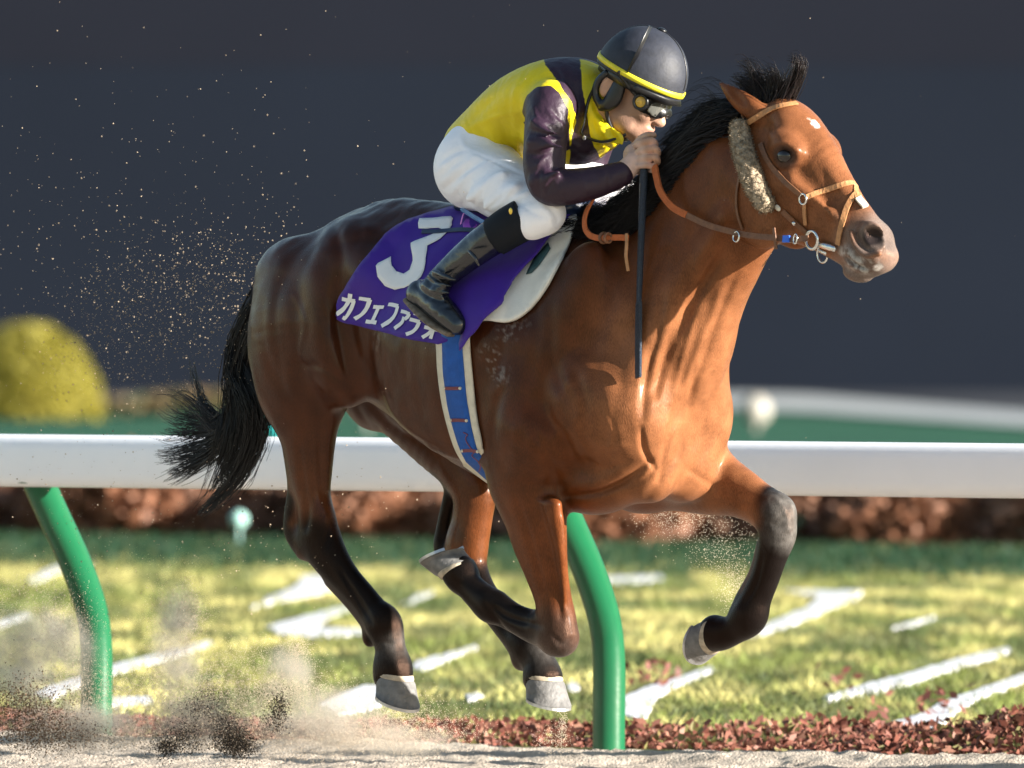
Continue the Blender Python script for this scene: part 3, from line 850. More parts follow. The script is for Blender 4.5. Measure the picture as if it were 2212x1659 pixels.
# head
je(JF, hd(.045, .075), (.100, .074, .085))
je(JF, hd(.075, -.010), (.066, .062, .095), .03)
je(JF, hd(.092, -.075), (.042, .044, .034), .025)
je(JF, hd(.120, -.098), (.020, .022, .018), .02)
je(JF, hd(.125, .030), (.020, .050, .016), .02)
JF.tube([hd(.128, .012), hd(.142, -.012), hd(.154, -.030)], [.010, .011, .013], k=.012)
je(JF, hd(.146, -.034), (.012, .018, .010), .010)
je(JF, hd(.132, -.060), (.013, .026, .007), .010)
je(JF, hd(.129, -.074), (.013, .024, .008), .010)
for s in (1, -1):
    je(JF, hd(.108, -.022, .038 * s), (.026, .022, .024), .02)
    je(JF, hd(.055, -.070, .050 * s), (.040, .012, .026), .025)
    je(JF, hd(.0, .0, .078 * s), (.020, .008, .032), .008)
    je(JF, hd(.003, .002, .088 * s), (.010, .006, .018), .006, sub=True)
    je(JF, hd(.118, .006, .034 * s), (.018, .018, .011), .012, sub=True)
# neck and the body inside the clothes
def jt(F, rows, k=.02, sub=5, grow=0.0):
    P = [hp(r[0], r[1], r[2]) for r in rows]
    F.tube(P, [r[3] + grow for r in rows], [(r[4] if len(r) > 4 else r[3]) + grow for r in rows], k=k, sub=sub)
    return np.array(P)
TORSO = [(1058, 345, 0, .100, .140), (1085, 288, 0, .098, .142), (1150, 238, 0, .104, .160), (1222, 208, 0, .100, .175), (1268, 196, 0, .066, .11)]
ARM_N = [(1192, 226, .165, .060), (1183, 262, .19, .058), (1178, 310, .215, .055), (1176, 365, .232, .053), (1186, 402, .236, .047), (1225, 404, .222, .046), (1285, 394, .18, .040), (1345, 374, .125, .030)]
ARM_F = np.array([hp(1300, 250, -.13), hp(1278, 320, -.17), hp(1262, 392, -.185), hp(1325, 385, -.115), hp(1364, 358, -.06)])
LEG_N = [(1035, 365, .085, .105), (1085, 402, .14, .093), (1140, 440, .185, .072), (1178, 461, .208, .052)]
SHIN_N = [(1178, 461, .208, .052), (1140, 478, .235, .050), (1060, 520, .268, .046), (958, 598, .295, .034)]
jt(JF, TORSO, grow=-.02); jt(JF, ARM_N, grow=-.008); jt(JF, LEG_N, grow=-.012); jt(JF, SHIN_N, grow=-.012)
JF.tube([hd(.0, -.055), hd(-.03, -.075), hp(1262, 200, 0)], [.052, .055, .06], k=.03)
JF.tube(ARM_F, [.05, .045, .04, .033, .026], k=.02)
LN = [hp(r[0], r[1], r[2]) for r in LEG_N]; SN = [hp(r[0], r[1], r[2]) for r in SHIN_N]
JF.tube([p * [1, -1, 1] for p in LN], [r[3] - .012 for r in LEG_N], k=.02)
JF.tube([p * [1, -1, 1] for p in SN], [r[3] - .012 for r in SHIN_N], k=.02)
# near hand closed on rein and whip
WR = hp(1347, 374, .122)
HANDC = hp(1372, 342, .084)
JF.tube([WR, hp(1358, 362, .112), hp(1370, 346, .10)], [.026, .028, .026], [.022, .022, .020], k=.02, lat=(.6, .8, 0))
je(JF, HANDC, (.032, .022, .042), .012, M=np.stack([nrm((.8, -.2, .55)), nrm((.2, .97, .1)), nrm(np.cross((.8, -.2, .55), (.2, .97, .1)))], 1))
fing = [(1386, 309, 1408, 304, 1416, 314), (1390, 325, 1415, 321, 1421, 333), (1390, 342, 1415, 340, 1420, 351), (1386, 357, 1407, 358, 1411, 368)]
for i, (a, b, c, d, e, f) in enumerate(fing):
    r = .0090 if i < 3 else .0080
    JF.tube([hp(a - 14, b + 4, .098), hp(a, b, .108), hp(c, d, .107), hp(e, f, .088), hp((a + c) / 2 + 4, f - 2, .074)], [r * .9, r * 1.12, r * 1.12, r, r * .9], k=.004, sub=4)
JF.tube([hp(1362, 338, .078), hp(1380, 306, .068), hp(1398, 293, .070), hp(1412, 292, .078)], [.014, .012, .0105, .009], k=.008, sub=4)     # thumb
# far hand
fh = hp(1376, 346, -.05)
je(JF, fh, (.036, .024, .04), .015, M=np.eye(3))
for i in range(4):
    b = fh + np.array([.012, .012, .028 - .019 * i])
    JF.tube([b + [-.01, -.03, 0], b + [.028, -.028, -.002], b + [.036, .0, -.004], b + [.018, .012, -.005]], [.010, .010, .0095, .008], k=.006, sub=3)
JV, JQ = JF.mesh(1)
JC = np.tile(np.array([.40, .225, .150]), (len(JV), 1))
q = (JV - HC0) @ HMAT
n1 = vnoise(JV, 60, 3)
beard = sstep(.02, -.06, q[:, 2]) * (q[:, 2] > -.15) * sstep(.02, .06, q[:, 0]) * (np.abs(q[:, 1]) < .08)
JC = col_mix(JC, (.20, .12, .09), beard * (.35 + .4 * n1))
JC = col_mix(JC, (.40, .15, .12), (1 - sstep(.008, .02, np.linalg.norm((JV - hd(.138, -.067)) * [1, .7, 1.3], axis=1))) * .7)
JC = col_mix(JC, (.03, .022, .018), sstep(.012, .03, q[:, 2]) * (q[:, 2] > 0) * sstep(.055, .02, q[:, 0]) * (q[:, 2] < .2) * (np.abs(q[:, 1]) < .075) * (q[:, 0] > -.08))
JC = col_mix(JC, (.60, .42, .35), (1 - sstep(.06, .085, np.linalg.norm(JV - HANDC, axis=1))) * .8)
kn = cap_dist(JV, [hp(1410, 308, .104), hp(1408, 356, .104)])
JC = col_mix(JC, (.62, .33, .26), (1 - sstep(.006, .016, kn)) * .6)
mesh_obj("body", loc(JV), JQ[:, ::-1], M_SKIN, JROOT, col=JC)

# ---- silk jersey
SF = Field((-.32, -.40, 1.40), (.85, .42, 2.02), .0045)
rows = [r for r in TORSO]
SF.tube([hp(1052, 318, 0), *[hp(r[0], r[1], 0) for r in rows[1:]]], [.100, .102, .110, .106, .070], [.140, .147, .165, .180, .115], k=.03)
sl_n = jt(SF, [(r[0], r[1], r[2], r[3] + .003) for r in ARM_N[:-1]] + [(1342, 376, .128, .034)], k=.025)
SF.tube(ARM_F[:4], [.06, .055, .05, .036], k=.025)
SF.tube([hd(-.02, -.062), hd(-.045, -.085), hp(1258, 204, 0)], [.062, .066, .074], k=.02)                     # collar
SF.ell(hp(1185, 236, .15), (.07, .06, .07), None, .03)
SF.tube([hp(1292, 262, .03), hp(1312, 286, .03), hp(1338, 300, .03)], [.040, .032, .010], [.05, .045, .015], k=.03)      # front of the collar, blown forward
SF.tube([hp(1205, 296, .03), hp(1250, 306, .04), hp(1292, 302, .04)], [.066, .062, .036], [.11, .09, .06], k=.04)      # loose front hanging below the chest
# folds
def fold(F, a, b, r=.010, neg=False, k=.014):
    A = np.array(a); B = np.array(b)
    F.tube([A, (A + B) / 2 + RNG.normal(size=3) * .006, B], [r * .4, r, r * .4], k=k, sub=4, neg=neg)
for (x0, y0, l0, x1, y1, l1) in ((1150, 262, .266, 1205, 290, .262), (1142, 305, .280, 1215, 318, .266), (1150, 395, .288, 1208, 372, .277)):
    fold(SF, hp(x0, y0, l0), hp(x1, y1, l1), .007, k=.03)
for i in range(5):                                                                                       # blown folds below the throat
    fold(SF, hp(1285 + 12 * i, 250 + 9 * i, .075), hp(1300 + 11 * i, 300 + 3 * i, .07), .008, k=.02)
SV, SQ = SF.mesh(1)
def z2(*pts): return [((920 + x / 3.456) / 1.01266, (20 + y / 3.456) / 1.01266) for x, y in pts]
SV = sculpt(SV, SQ, [(z2((850, 740), (900, 840), (1050, 895)), 5, 4), (z2((960, 770), (1010, 830), (1075, 880)), 4.5, 4), (z2((1000, 760), (1040, 810), (1080, 850)), 4, -4), (z2((870, 925), (960, 945), (1070, 960)), 5, -5), (z2((860, 960), (980, 990), (1070, 985)), 5, 4),
  (z2((820, 1060), (900, 1050), (975, 1020)), 5, 4), (z2((830, 1100), (920, 1100), (990, 1070)), 5, -4), (z2((870, 1195), (945, 1115)), 5, 4), (z2((900, 1210), (885, 1320), (900, 1440)), 6, -5), (z2((1090, 1200), (1000, 1260), (930, 1330)), 6, 4), (z2((1080, 1230), (990, 1300), (950, 1400)), 5, -4),
  (z2((1420, 1190), (1430, 1330)), 5, -3), (z2((1200, 1230), (1240, 1330), (1260, 1400)), 6, 3), (z2((1320, 1220), (1350, 1330)), 6, -3), (z2((830, 1000), (800, 1120), (830, 1250)), 6, 3),
  (z2((400, 880), (550, 820), (760, 765)), 6, 3.5), (z2((430, 900), (500, 1000), (580, 1085)), 9, -5), (z2((500, 880), (560, 980), (640, 1090)), 9, 4), (z2((600, 860), (650, 990), (720, 1110)), 9, -5), (z2((700, 820), (720, 960), (760, 1120)), 9, 4), (z2((680, 620), (660, 760), (690, 900)), 8, -4),
  (z2((560, 680), (460, 760), (390, 850)), 8, -4), (z2((760, 560), (700, 640), (680, 740)), 7, 4), (z2((350, 740), (440, 700), (560, 610)), 8, 3), (z2((330, 850), (400, 1000), (480, 1070)), 6, 4),
  (z2((1060, 430), (1120, 560), (1190, 700)), 6, -3.5), (z2((1000, 440), (1060, 520), (1130, 650)), 6, 3), (z2((1290, 640), (1340, 780), (1420, 900)), 7, -5), (z2((1330, 820), (1360, 920), (1420, 1000)), 7, 5), (z2((1260, 720), (1290, 900), (1350, 1010)), 8, 5),
  (z2((1430, 900), (1450, 960), (1500, 1010)), 6, -6), (z2((1370, 940), (1400, 1010), (1440, 1070)), 6, -6), (z2((1130, 1000), (1200, 1060), (1270, 1100)), 7, 4), (z2((1120, 1080), (1220, 1130)), 7, -4)], lmin=-.1)
PUR, YEL = np.array([.052, .024, .050]), np.array([.74, .62, .012])
PURM = np.zeros(len(SV))
# the silks' pattern is the same on both sides: both are read on the near side
SM = SV.copy(); SM[:, 1] = np.abs(SM[:, 1])
wob = .5 * (vnoise(SV, 40, 4) - .5) * 8
jx, jy = proj(SM); jx = jx + wob
d_arm = np.minimum(cap_dist(SV, sl_n), cap_dist(SV, ARM_F[:4]))
band = in_poly(jx, jy, [(1172, 120), (1178, 140), (1206, 178), (1236, 225), (1246, 262), (1236, 290), (1228, 360), (1290, 400), (1300, 345), (1275, 300), (1266, 235), (1256, 180), (1250, 100)])
sleeve = in_poly(jx, jy, [(1100, 600), (1129, 350), (1127, 240), (1138, 207), (1160, 187), (1188, 184), (1208, 200), (1226, 236), (1230, 300), (1230, 330), (1400, 300), (1420, 600)]) & (d_arm < .10)
PURM[band & (SM[:, 1] < .20)] = 1
front_y = (cap_dist(SV, [hp(1285, 262, .03), hp(1345, 305, .03)]) < .07) & (SV[:, 2] > hp(1300, 330, 0)[2])
PURM[front_y & ~sleeve & ~band] = 0
PURM[sleeve] = 1
PURM[(d_arm < .125) & (jy > 262) & (jx > 1129) & (jx < 1229) & (SV[:, 1] > .13)] = 1
PURM[(d_arm < .08) & (jy > 330) & (jx > 1120)] = 1
PURM[SV[:, 1] < -.06] = np.maximum(PURM, (cap_dist(SV, ARM_F) < .085))[SV[:, 1] < -.06]
PURM = blur_attr(PURM, SQ, 4)
mesh_obj("silk_jersey", loc(SV), SQ[:, ::-1], M_SILK, JROOT, col=np.repeat(PURM[:, None], 3, 1))

# ---- breeches
BF = Field((-.36, -.34, 1.38), (.46, .34, 1.90), .005)
BF.tube([hp(1058, 352, 0), hp(1068, 320, 0), hp(1085, 292, 0)], [.108, .103, .096], [.150, .145, .140], k=.03)
for s in (1, -1):
    m = np.array([1, s, 1])
    BF.tube([p * m for p in LN] + [hp(1150, 476, .232) * m], [.099, .092, .073, .056, .053], k=.05)
    BF.ell(hp(1016, 366, .098) * m, (.090, .088, .098), None, .05)
for (x0, y0, l0, x1, y1, l1) in ((1010, 430, .235, 1085, 375, .24), (1050, 448, .25, 1110, 405, .25), (1000, 330, .165, 1060, 352, .18)):
    fold(BF, hp(x0, y0, l0), hp(x1, y1, l1), .009, k=.04)
BV, BQ = BF.mesh(1)
BV = sculpt(BV, BQ, [(z2((150, 1320), (290, 1200), (430, 1100)), 7, 4), (z2((180, 1360), (330, 1230), (470, 1140)), 6, -5), (z2((230, 1400), (350, 1270), (500, 1170)), 6, 4), (z2((330, 1470), (430, 1320), (560, 1200)), 8, -5), (z2((400, 1510), (500, 1400), (640, 1260)), 8, 4),
  (z2((690, 1450), (780, 1400), (830, 1370)), 5, 5), (z2((660, 1420), (740, 1370), (820, 1320)), 6, -4), (z2((150, 1150), (240, 1090), (340, 1050)), 7, -4), (z2((130, 1230), (200, 1170), (300, 1110)), 6, 4), (z2((330, 1060), (430, 1100), (560, 1150), (770, 1250)), 4, -4), (z2((300, 960), (350, 1060), (480, 1120)), 7, 4),
  (z2((560, 1500), (680, 1380), (760, 1300)), 9, 4), (z2((760, 1480), (860, 1540), (960, 1570)), 6, -4), (z2((900, 1480), (960, 1560), (990, 1640)), 7, 4), (z2((960, 1480), (1030, 1560), (1040, 1640)), 6, -4), (z2((480, 1530), (560, 1470), (640, 1400)), 5, -4)], lmin=.0)
mesh_obj("breeches", loc(BV), BQ[:, ::-1], M_WHITE, JROOT)

# ---- boots
for s in (1, -1):
    m = np.array([1, s, 1])
    b0 = np.array([-.22, .16, 1.16]); b1 = np.array([.30, .40, 1.62])
    lo, hi = (b0, b1) if s > 0 else (np.array([-.22, -.40, 1.16]), np.array([.30, -.16, 1.62]))
    OF = Field(lo, hi, .0045)
    OF.tube([hp(1120, 482, .243) * m, hp(1062, 514, .265) * m, hp(1008, 554, .282) * m, hp(962, 594, .295) * m, hp(944, 616, .30) * m], [.051, .048, .042, .036, .036], k=.02)
    OF.tube([hp(906, 634, .305) * m, hp(930, 650, .312) * m, hp(962, 676, .315) * m, hp(990, 702, .312) * m], [.034, .038, .036, .028], [.030, .034, .040, .032], k=.03)
    OF.ell(hp(904, 637, .303) * m, (.032, .030, .034), None, .02)
    for (x0, y0, x1, y1) in ((925, 595, 975, 618), (920, 606, 970, 632), (935, 585, 985, 605), (915, 620, 955, 645), (1010, 540, 1035, 575), (940, 640, 960, 615)):
        fold(OF, hp(x0, y0, .335) * m, hp(x1, y1, .335) * m, .007, k=.012)
    V_, Q_ = OF.mesh(1)
    if s > 0:
        V_ = sculpt(V_, Q_, [([(912, 592), (935, 612), (972, 622)], 4, -4), ([(905, 604), (930, 626), (965, 636)], 4, 4), ([(898, 616), (925, 640), (955, 650)], 4, -3.5), ([(925, 655), (950, 640), (985, 650)], 5, 3), ([(925, 585), (950, 600), (985, 606)], 4, 4), ([(1030, 530), (1000, 560), (968, 588)], 8, 3), ([(940, 690), (955, 665), (985, 662)], 5, -3)], lmin=0)
    bt = mesh_obj("boot", loc(V_), Q_[:, ::-1], M_BOOT, JROOT)
    CF = Field(lo, hi, .0045)
    CF.tube([hp(1138, 470, .234) * m, hp(1102, 490, .252) * m, hp(1070, 511, .264) * m], [.057, .056, .053], k=.01)
    CF.cut(hp(1136, 469, .235) * m, hp(1178, 446, .205) * m - hp(1070, 511, .264) * m)
    CF.cut(hp(1068, 514, .265) * m, hp(1070, 511, .264) * m - hp(1138, 470, .234) * m)
    V_, Q_ = CF.mesh(1)
    mesh_obj("boot_cuff", loc(V_), Q_[:, ::-1], M_CUFF, bt)
    # sole
    SFf = Field(lo, hi, .0045)
    SFf.tube([hp(888, 650, .305) * m, hp(912, 674, .314) * m, hp(942, 700, .317) * m, hp(975, 721, .314) * m], [.010, .011, .010, .009], [.030, .034, .038, .03], k=.01)
    V_, Q_ = SFf.mesh(1)
    mesh_obj("sole", loc(V_), Q_[:, ::-1], simple("dusty_sole", (.16, .13, .10), .8, .2, var=.5, scale=80), bt)
    if s > 0:
        ball("cuff_badge", hp(1103, 456, .322), (.006, .003, .009), simple("gold_badge", (.8, .55, .1), .3, .5, metal=.8), bt)

# ---- helmet, built as one piece of headgear with its parts
KF = Field((.15, -.35, 1.75), (.85, .35, 2.18), .0045)
HCEN = hd(.046, .052)
KF.ell(HCEN + huu * .004, (.128, .108, .134), HMAT, .01)
KF.ell(HCEN - huu * .112, (.22, .22, .112), HMAT, .010, sub=True)
KV, KQ = KF.mesh(2)
hel = mesh_obj("helmet", loc(KV), KQ[:, ::-1], M_HELM, JROOT)
def ring_band(name, parent, mat, u0, u1, a, b, ang0, ang1, thick=.006, n=44, tilt=0.0, flare=0.0):
    V = []; F = []
    for i in range(n + 1):
        t = math.radians(ang0 + (ang1 - ang0) * i / n)
        c, s_ = math.cos(t), math.sin(t)
        for uu, out in ((u0, flare), (u1, 0), (u1, thick), (u0, thick + flare)):
            V.append(HCEN + hff * (a + out) * c + hs * (b + out) * s_ + huu * (uu + tilt * c))
    for i in range(n):
        for j in range(4):
            F.append((4 * i + j, 4 * i + (j + 1) % 4, 4 * i + 4 + (j + 1) % 4, 4 * i + 4 + j))
    F += [(3, 2, 1, 0), (4 * n, 4 * n + 1, 4 * n + 2, 4 * n + 3)]
    return mesh_obj(name, loc(np.array(V)), F, mat, parent)
ring_band("helmet_trim", hel, M_YEL, -.002, .013, .123, .103, 0, 360, .008)
ring_band("brim", hel, M_BLACK, -.022, .0, .116, .096, -75, 75, .006, flare=.012)
ring_band("helmet_lining", hel, M_BLACK, -.030, .0, .108, .090, 0, 360, .008)
ring_band("goggle_strap", hel, M_BLACK, .012, .150, .006, .1095, 60, 120, .004)
# centre seam and button
seam = []
for i in range(25):
    t = math.radians(8 + 164 * i / 24)
    seam.append(HCEN + huu * .004 + hff * .1285 * math.cos(t) + huu * .1345 * math.sin(t))
strands("seam", [seam], .0022, .0022, M_BLACK, hel, 6)
ball("helmet_button", HCEN + huu * .140, (.012, .012, .006), M_BLACK, hel, HMAT)
# ear guard and chin strap
GF = Field((.15, -.2, 1.60), (.75, .25, 2.05), .004)
GF.tube([hd(.030, .020, .080), hd(.032, -.020, .082), hd(.022, -.048, .080)], [.020, .024, .018], [.012, .012, .012], k=.01, lat=hs)
GF.tube([hd(-.018, .03, .078), hd(-.030, .0, .076), hd(-.022, -.035, .076), hd(.010, -.058, .076)], [.010, .010, .010, .012], k=.01)
V_, Q_ = GF.mesh(1)
mesh_obj("ear_guard", loc(V_), Q_[:, ::-1], M_BLACK, hel)
strands("chin_strap", [catmull(np.array([hd(.020, -.050, .080), hd(.045, -.088, .066), hd(.070, -.112, .040), hd(.080, -.118, 0), hd(.070, -.112, -.04), hd(.02, -.05, -.08)]), 6)], .0065, .0065, M_BLACK, hel, 6)
# goggles
gog = empty("goggles"); gog.parent = JROOT
GG = Field((.2, -.3, 1.65), (.8, .3, 2.05), .004)
for s in (1, -1):
    GG.tube([hd(.100, .012, .066 * s), hd(.120, .006, .052 * s), hd(.138, .004, .030 * s), hd(.143, .010, .004 * s)], [.030, .033, .031, .023], [.014, .014, .013, .012], k=.01, lat=hs)
V_, Q_ = GG.mesh(1)
mesh_obj("goggle_frame", loc(V_), Q_[:, ::-1], M_BLACK, gog)
M_LENS = simple("amber_lens", (.50, .30, .03), .12, .6, var=.2, scale=50)
M_VISOR = simple("clear_visor", (.10, .10, .09), .04, .8)
ball("goggle_disc", hd(.106, .006, .082), (.016, .005, .016), M_LENS, gog, HMAT)
ring_pts = [hd(.106, .006, .083) + hff * .019 * math.cos(a) + huu * .019 * math.sin(a) for a in np.linspace(0, 2 * math.pi, 25)]
strands("goggle_rim", [ring_pts], .0048, .0048, M_BLACK, gog, 6)
VF = Field((.2, -.3, 1.65), (.8, .3, 2.05), .004)
VF.tube([hd(.128, .010, .060), hd(.146, .008, .040), hd(.156, .012, .0), hd(.146, .008, -.04)], [.024, .027, .022, .024], [.004] * 4, k=.006, lat=hff)
V_, Q_ = VF.mesh(1)
mesh_obj("goggle_lens", loc(V_), Q_[:, ::-1], M_VISOR, gog)
strands("goggle_band", [catmull(np.array([hd(.098, .010, .076), hd(.060, .030, .094), hd(.020, .055, .108)]), 5)], .006, .006, M_BLACK, gog, 5)
# cord looping below the collar
strands("helmet_cord", [catmull(np.array([hd(-.030, .0, .08), hp(1272, 215, .085), hp(1262, 262, .10), hp(1258, 290, .10), hp(1295, 306, .09), hp(1330, 300, .07), hp(1352, 290, .05)]), 6)], .0042, .0042, M_BLACK, hel, 5)
ball("cord_button", hp(1262, 298, .105), (.006, .004, .006), simple("grey_button", (.3, .3, .33), .4, .5), hel)
# ------------------------------------------------------------------ tack
def za(x, y): return ((1360 + x / 2.9625) / 1.01266, (100 + y / 2.9625) / 1.01266)
def zc(x, y): return ((720 + x / 3.95) / 1.01266, (440 + y / 3.95) / 1.01266)
def zr(x, y): return ((1230 + x / 6.912) / 1.01266, (380 + y / 6.912) / 1.01266)

def lift(px, py, off, Lg=.12):
    p = skin(px, py, off)
    if p is None:
        c = hp(px, py, Lg)
        h, n, i, d = HBVH.find_nearest(Vector(c))
        p = np.array(h) + np.array(n) * (off if np.array(n) @ (c - np.array(h)) > -1 else off)
    return p

def sheet(name, poly, off, mat, parent, step=8, thick=.004, mirror=False, offf=None, rnd=False):
    """a sheet cut to a photo outline and laid on the horse's side"""
    if rnd:
        q = np.array(poly, float); k_ = len(q)
        q = catmull(np.vstack([q[-2:], q, q[:2]]), 5)[10:10 + 5 * k_]
        poly = [tuple(p) for p in q]
    P = []
    n = len(poly)
    for i in range(n):
        a = np.array(poly[i]); b = np.array(poly[(i + 1) % n])
        m = max(1, int(np.linalg.norm(b - a) / step))
        for t in range(m): P.append(a + (b - a) * t / m)
    nb = len(P)
    bx = np.array(P); lo = bx.min(0); hi = bx.max(0)
    gx, gy = np.meshgrid(np.arange(lo[0], hi[0], step), np.arange(lo[1], hi[1], step))
    g = np.column_stack([gx.ravel(), gy.ravel()])
    ins = in_poly(g[:, 0], g[:, 1], [tuple(p) for p in P])
    for q in g[ins]:
        if np.min(np.linalg.norm(bx - q, axis=1)) > step * .6: P.append(q)
    v, e, f, *_ = delaunay_2d_cdt([Vector(p) for p in P], [], [list(range(nb))], 1, 1e-4)
    pts = []
    for q in v:
        o = off if offf is None else offf(q[0], q[1])
        pts.append(lift(q[0], q[1], o))
    pts = np.array(pts)
    F = [tuple(t) for t in f]
    out = []
    for s in ((1, -1) if mirror else (1,)):
        V = pts * [1, s, 1]
        out.append((V, F if s > 0 else [t[::-1] for t in F]))
    V = np.concatenate([o[0] for o in out]); F2 = []; b = 0
    for o in out:
        F2 += [tuple(i + b for i in t) for t in o[1]]; b += len(o[0])
    ob = mesh_obj(name, loc(V), F2, mat, parent)
    md = ob.modifiers.new("thick", 'SOLIDIFY'); md.thickness = thick; md.offset = -1 if True else 0
    # make faces look outwards
    me = ob.data
    bm = bmesh.new(); bm.from_mesh(me)
    for fc in bm.faces:
        c = fc.calc_center_median()
        if (fc.normal.y * c.y) < 0 and abs(fc.normal.y) > .15: fc.normal_flip()
    bm.to_mesh(me); bm.free()
    return ob

def strap(name, pts, width, mat, parent, thick=.003, lat=None, sub=5, closed=False):
    """flat strap through points in horse space; width in metres, laid flat against 'lat' normals"""
    P = catmull(np.array(pts, float), sub); n = len(P)
    T = np.gradient(P, axis=0); T /= np.linalg.norm(T, axis=1)[:, None]
    V = []
    w = np.interp(np.linspace(0, 1, n), np.linspace(0, 1, len(width)), width) if hasattr(width, '__len__') else np.full(n, width)
    for i in range(n):
        nn = np.array(lat[min(i // sub, len(lat) - 1)]) if isinstance(lat, list) else (np.array([0, 1, 0]) if lat is None else np.array(lat, float))
        nn = nrm(nn - T[i] * (nn @ T[i])); sd = np.cross(T[i], nn)
        for a, b in ((-1, -1), (1, -1), (1, 1), (-1, 1)):
            V.append(P[i] + sd * a * w[i] / 2 + nn * b * thick / 2)
    F = [(4 * i + j, 4 * i + (j + 1) % 4, 4 * i + 4 + (j + 1) % 4, 4 * i + 4 + j) for i in range(n - 1) for j in range(4)]
    F += [(3, 2, 1, 0), (4 * n - 4, 4 * n - 3, 4 * n - 2, 4 * n - 1)]
    o = mesh_obj(name, loc(np.array(V)), [f[::-1] for f in F], mat, parent, smooth=False)
    bv = o.modifiers.new("soft", 'BEVEL'); bv.width = .0008; bv.segments = 2
    return o

def head_strap(name, px, width, mat, parent, off=.004, thick=.004):
    P = []; N = []
    q = catmull(np.array(px, float), 4)
    for x, y in q:
        a = lift(x, y, 0, .05); b = lift(x, y, .01, .05)
        P.append(a + (b - a) / .01 * off); N.append(nrm(b - a))
    P = np.array(P); N = np.array(N)
    for _ in range(2):
        P[1:-1] = (P[:-2] + 2 * P[1:-1] + P[2:]) / 4; N[1:-1] = N[:-2] + N[1:-1] + N[2:]
    return strap(name, P, width, mat, parent, thick, lat=[nrm(x) for x in N], sub=1)

def ring(name, c, r, rt, nrmv, mat, parent, a0=0, a1=360, n=32, sq=1.0):
    nv = nrm(nrmv); u = nrm(np.cross(nv, [.01, .0, 1])); v = np.cross(nv, u)
    P = [c + u * r * math.cos(math.radians(a0 + (a1 - a0) * i / n)) + v * r * sq * math.sin(math.radians(a0 + (a1 - a0) * i / n)) for i in range(n + 1)]
    return strands(name, [P], rt, rt, mat, parent, 8)

M_PURPLE = simple("purple_cloth", (0.0375, 0.009, 0.225), .6, .3, var=.08, scale=20, bump=.12, bscale=30, sheen=.15)
M_LETTER = simple("white_print", (0.702, 0.711, 0.72), .6, .3, var=.04)
M_PAD = simple("white_foam_pad", (0.665, 0.6555, 0.608), .7, .3, var=.08, scale=30, bump=.1, bscale=200)
M_GIRTH = simple("blue_webbing", (0.009, 0.075, 0.315), .6, .3, var=.15, scale=60, bump=.2, bscale=300)
M_CREAM = simple("cream_edging", (0.594, 0.54, 0.432), .8, .2, var=.12, scale=50)
M_SADDLE = simple("blue_black_saddle", (.010, .022, .06), .3, .5, var=.3, coat=.2)
M_LBLUE = simple("light_blue_strap", (0.08, 0.208, 0.416), .4, .5, var=.2)
M_TAN = simple("tan_leather", (0.368, 0.176, 0.072), .5, .4, var=.25, scale=60, bump=.2, bscale=150)
M_BROWN = simple("brown_leather", (0.14, 0.0595, 0.0266), .5, .4, var=.3, scale=60, bump=.2, bscale=150)
M_RUBBER = simple("orange_rubber_grip", (0.4, 0.104, 0.028), .6, .3, var=.15, scale=80, bump=.4, bscale=320)
M_STEEL = simple("bit_steel", (.68, .68, .66), .2, .6, metal=1.0, var=.1)
M_FLEECE = simple("grey_fleece", (0.255, 0.2025, 0.1425), .95, .1, var=.65, scale=70, bump=.6, bscale=160)

def base_thing(name, label, cat):
    o = empty(name, (0, 0, 0), -TH); return tag(o, label, cat)

# ---- saddle pad
PADT = base_thing("saddle_pad", "white foam pad peeking out under the purple number cloth", "saddle pad")
sheet("pad", [(1236, 474), (1246, 486), (1228, 540), (1202, 592), (1168, 648), (1132, 684), (1098, 698), (1058, 694), (1020, 690), (990, 640), (1000, 560), (1060, 520), (1150, 500)], .016, M_PAD, PADT, thick=.012, mirror=True, rnd=True)
sheet("pad_flap", [(1192, 535), (1196, 546), (1174, 580), (1158, 597), (1146, 600), (1162, 566)], .021, simple("dark_green_lining", (.02, .06, .07), .6), PADT, thick=.003)
